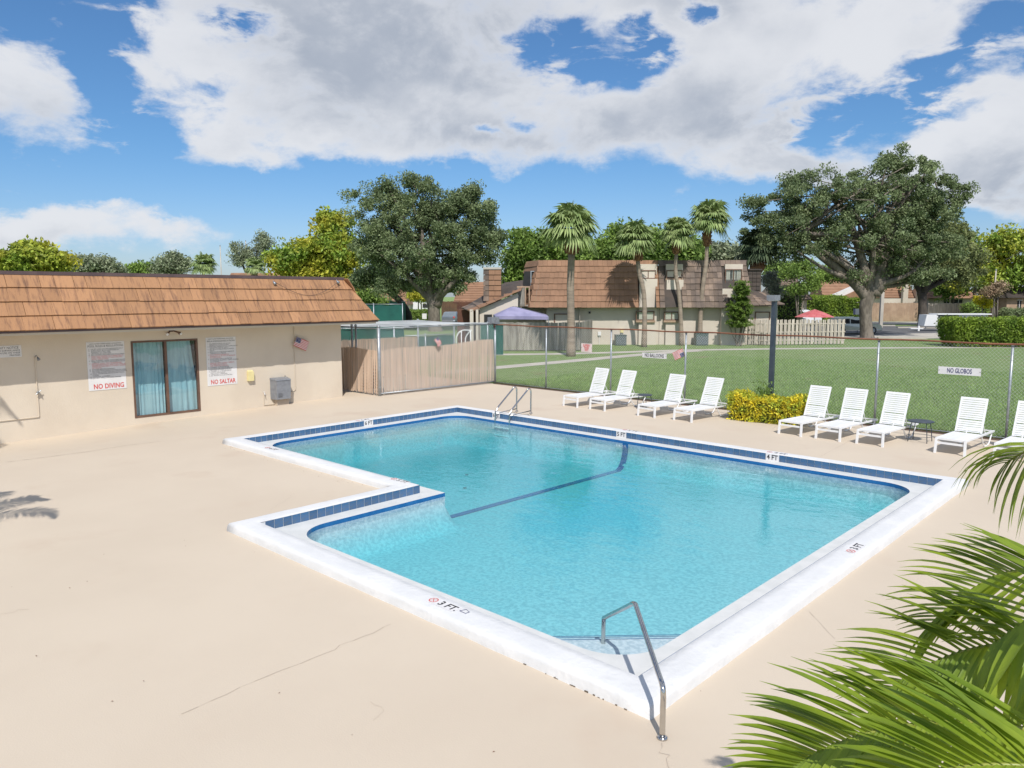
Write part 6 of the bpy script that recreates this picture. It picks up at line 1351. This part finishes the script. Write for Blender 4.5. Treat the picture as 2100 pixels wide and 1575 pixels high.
for a in (936, 955):
    mb = MB(of); pts = [VF(a, 705, D), VF(a, 692, D), VF(a+10, 678, D)]; pts.append(VF(a+12 if a == 955 else a+32, 677.5, D)); mb.tube(bez(pts, 4), .03, 6); obj('rail', mb, 'white', t, smooth=True)
    mb = MB(of); p = VF(a+10, 678, D); mb.tube([p, (p[0], p[1], 0)], .025, 6); obj('leg', mb, 'white', t, smooth=True)

# ------------------------------------------------------------------ pinnate palms
def frond(parent, pts, n, ll, dA, dB, seed, name='frond', each=True, w=.017, droop=.35, t0=.02, taper=True, rib=.011):
    """pts: world points of the rachis, base to tip; dA, dB: the two side directions in world space"""
    r = np.random.default_rng(seed); c = bez(pts, 10); c = [np.array(p) for p in c]; m_ = len(c); o0 = np.array(parent.location)
    mb = MB(tuple(o0)); mb.tube(c, [rib*(1-.75*i/m_) for i in range(m_)], 6); fr = obj(name, mb, 'frond_rib', parent, smooth=True); allv = []; allf = []
    for k in range(n):
        t_ = t0+(1-t0)*(k+.5)/n; x = t_*(m_-1); i = min(int(x), m_-2); p = c[i]+(c[i+1]-c[i])*(x-i); tg = c[i+1]-c[i]; tg /= np.linalg.norm(tg)
        for sd, dd in ((0, dA), (1, dB)):
            dd = np.array(dd, float); dd = dd/np.linalg.norm(dd); f = np.interp(t_, [0, .25, .75, 1], [.75, 1.0, .85, .42])*(.88+.24*r.random()); L = ll*f
            mixt = np.interp(t_, [0, .6, 1], [.35, .65, 1.3]); d = dd+tg*mixt+r.normal(0, .07, 3); d /= np.linalg.norm(d); wd = w*(.8+.35*r.random())
            ns = 7; V = []; pos = p.copy(); dirv = d.copy(); side = np.cross(d, [0, 0, 1.]); side /= np.linalg.norm(side)+1e-9; dr = droop*(.6+.8*r.random())
            for s_ in range(ns+1):
                q = s_/ns; ww = wd*(math.sin(math.pi*min(1, .12+q*.95))**.6 if q < .98 else .03); ww = max(ww, .0008)
                side = np.cross(dirv, [0, 0, 1.]); side /= np.linalg.norm(side)+1e-9; upv = np.cross(side, dirv)
                V += [pos-side*ww+upv*ww*.45, pos.copy(), pos+side*ww+upv*ww*.45]
                pos = pos+dirv*L/ns; dirv = dirv+np.array([0, 0, -dr*(.3+q*1.2)/ns*1.5]); dirv /= np.linalg.norm(dirv)
            F = []
            for s_ in range(ns): b = s_*3; F += [(b, b+1, b+4, b+3), (b+1, b+2, b+5, b+4)]
            if each:
                me = MB(tuple(o0)).add(V, F).mesh('leaflet', True); me.materials.append(MT['frond']); o = bpy.data.objects.new('leaflet', me); link(o, fr)
            else:
                b = len(allv); allv += [v-o0 for v in V]; allf += [tuple(b+i_ for i_ in f_) for f_ in F]
    if not each: obj('leaflets', npmesh('leaflets', np.array(allv), np.array(allf)), 'frond', fr, kind='stuff')
    return fr
def W3(px, py, D): return V2W(VF(px, py, D))
cr = W3(2420, 1330, 2.35)
pm = thing('feather_palm', 'feather palm with long arching bright green fronds in the right foreground', 'palm tree', (cr[0], cr[1], 0))
mb = MB((cr[0], cr[1], 0)); mb.tube([(cr[0], cr[1], 0), (cr[0], cr[1], .8), (cr[0], cr[1], cr[2]-.05)], [.09, .07, .05], 12); obj('trunk', mb, 'palmbark', pm, smooth=True)
Lf, Aw, Dn = -RT, HF, np.array([0, 0, -1.])
upA = Lf*.35+Aw*.75+np.array([0, 0, .50]); loB = Lf*.25-Aw*.55+np.array([0, 0, -.25])
frond(pm, [cr, W3(2190, 1488, 2.2), W3(2000, 1480, 2.3), W3(1860, 1488, 2.4), W3(1755, 1512, 2.45), W3(1670, 1550, 2.5), W3(1615, 1590, 2.5)], 42, .47, upA, loB, 1, w=.0185, t0=.2)
frond(pm, [cr, W3(2230, 1180, 2.6), W3(2110, 1170, 2.8), W3(2036, 1185, 2.9), W3(1963, 1236, 2.95), W3(1918, 1292, 3.0)], 28, .40, upA, Lf*.5-Aw*.2+Dn*.5, 2, w=.0165, t0=.25)
frond(pm, [cr, W3(2230, 1345, 2.4), W3(2090, 1322, 2.6), W3(1980, 1335, 2.75), W3(1880, 1378, 2.85), W3(1810, 1428, 2.9)], 30, .50, upA, loB, 3, w=.0185, t0=.2)
frond(pm, [cr, W3(2240, 1600, 2.0), W3(2100, 1570, 2.0), W3(1960, 1575, 2.05), W3(1850, 1610, 2.1)], 22, .42, upA, loB, 4, w=.0185, t0=.25)
frond(pm, [cr, W3(2300, 1000, 2.5), W3(2190, 925, 2.7), W3(2110, 925, 2.9), W3(2062, 950, 3.0)], 14, .40, Lf*1.0+Aw*.25+np.array([0, 0, .15]), Lf*.2-Aw*.3+Dn*.6, 5, w=.012, droop=1.9, t0=.5)
frond(pm, [cr, W3(2280, 1260, 2.2), W3(2200, 1240, 2.35), W3(2120, 1265, 2.5), W3(2040, 1320, 2.6)], 16, .45, upA, loB, 6, w=.0165, t0=.25)
# palms outside the frame on the left, whose shade falls on the deck and the wall
def shadepalm(label, x, y, h, n, L, seed, droop=.5, elv0=62):
    t = thing('feather_palm', label, 'palm tree', (x, y, 0)); mb = MB(); mb.tube([(0, 0, 0), (.05, .03, h*.5), (0, 0, h)], [.13, .1, .08], 10); obj('trunk', mb, 'palmbark', t, smooth=True); r = np.random.default_rng(seed)
    for k in range(n):
        a = k*2.4+seed; e = R(np.interp(k/n, [0, 1], [elv0, 10])); d = np.array([math.cos(a)*math.cos(e), math.sin(a)*math.cos(e), math.sin(e)]); b = np.array([x, y, h]); dh = np.array([d[0], d[1], 0]); side = np.cross(d, [0, 0, 1.]); side /= np.linalg.norm(side)
        pts = [b, b+d*L*.4, b+d*L*.7+np.array([0, 0, -.06*L]), b+d*L*.9+dh*.05+np.array([0, 0, -.22*L]), b+d*L+dh*.1+np.array([0, 0, -.42*L])]
        frond(t, pts, 34, .42, side+np.array([0, 0, -.1]), -side+np.array([0, 0, -.1]), seed*10+k, each=False, w=.018, droop=.5, t0=.15)
    return t
shadepalm('feather palm just outside the left edge, shading the deck', -8.3, -5.72, 4.1, 11, 1.9, 3)
shadepalm('tall feather palm outside the left edge, shading the wall', -15.2, -5.9, 6.6, 13, 2.3, 5)
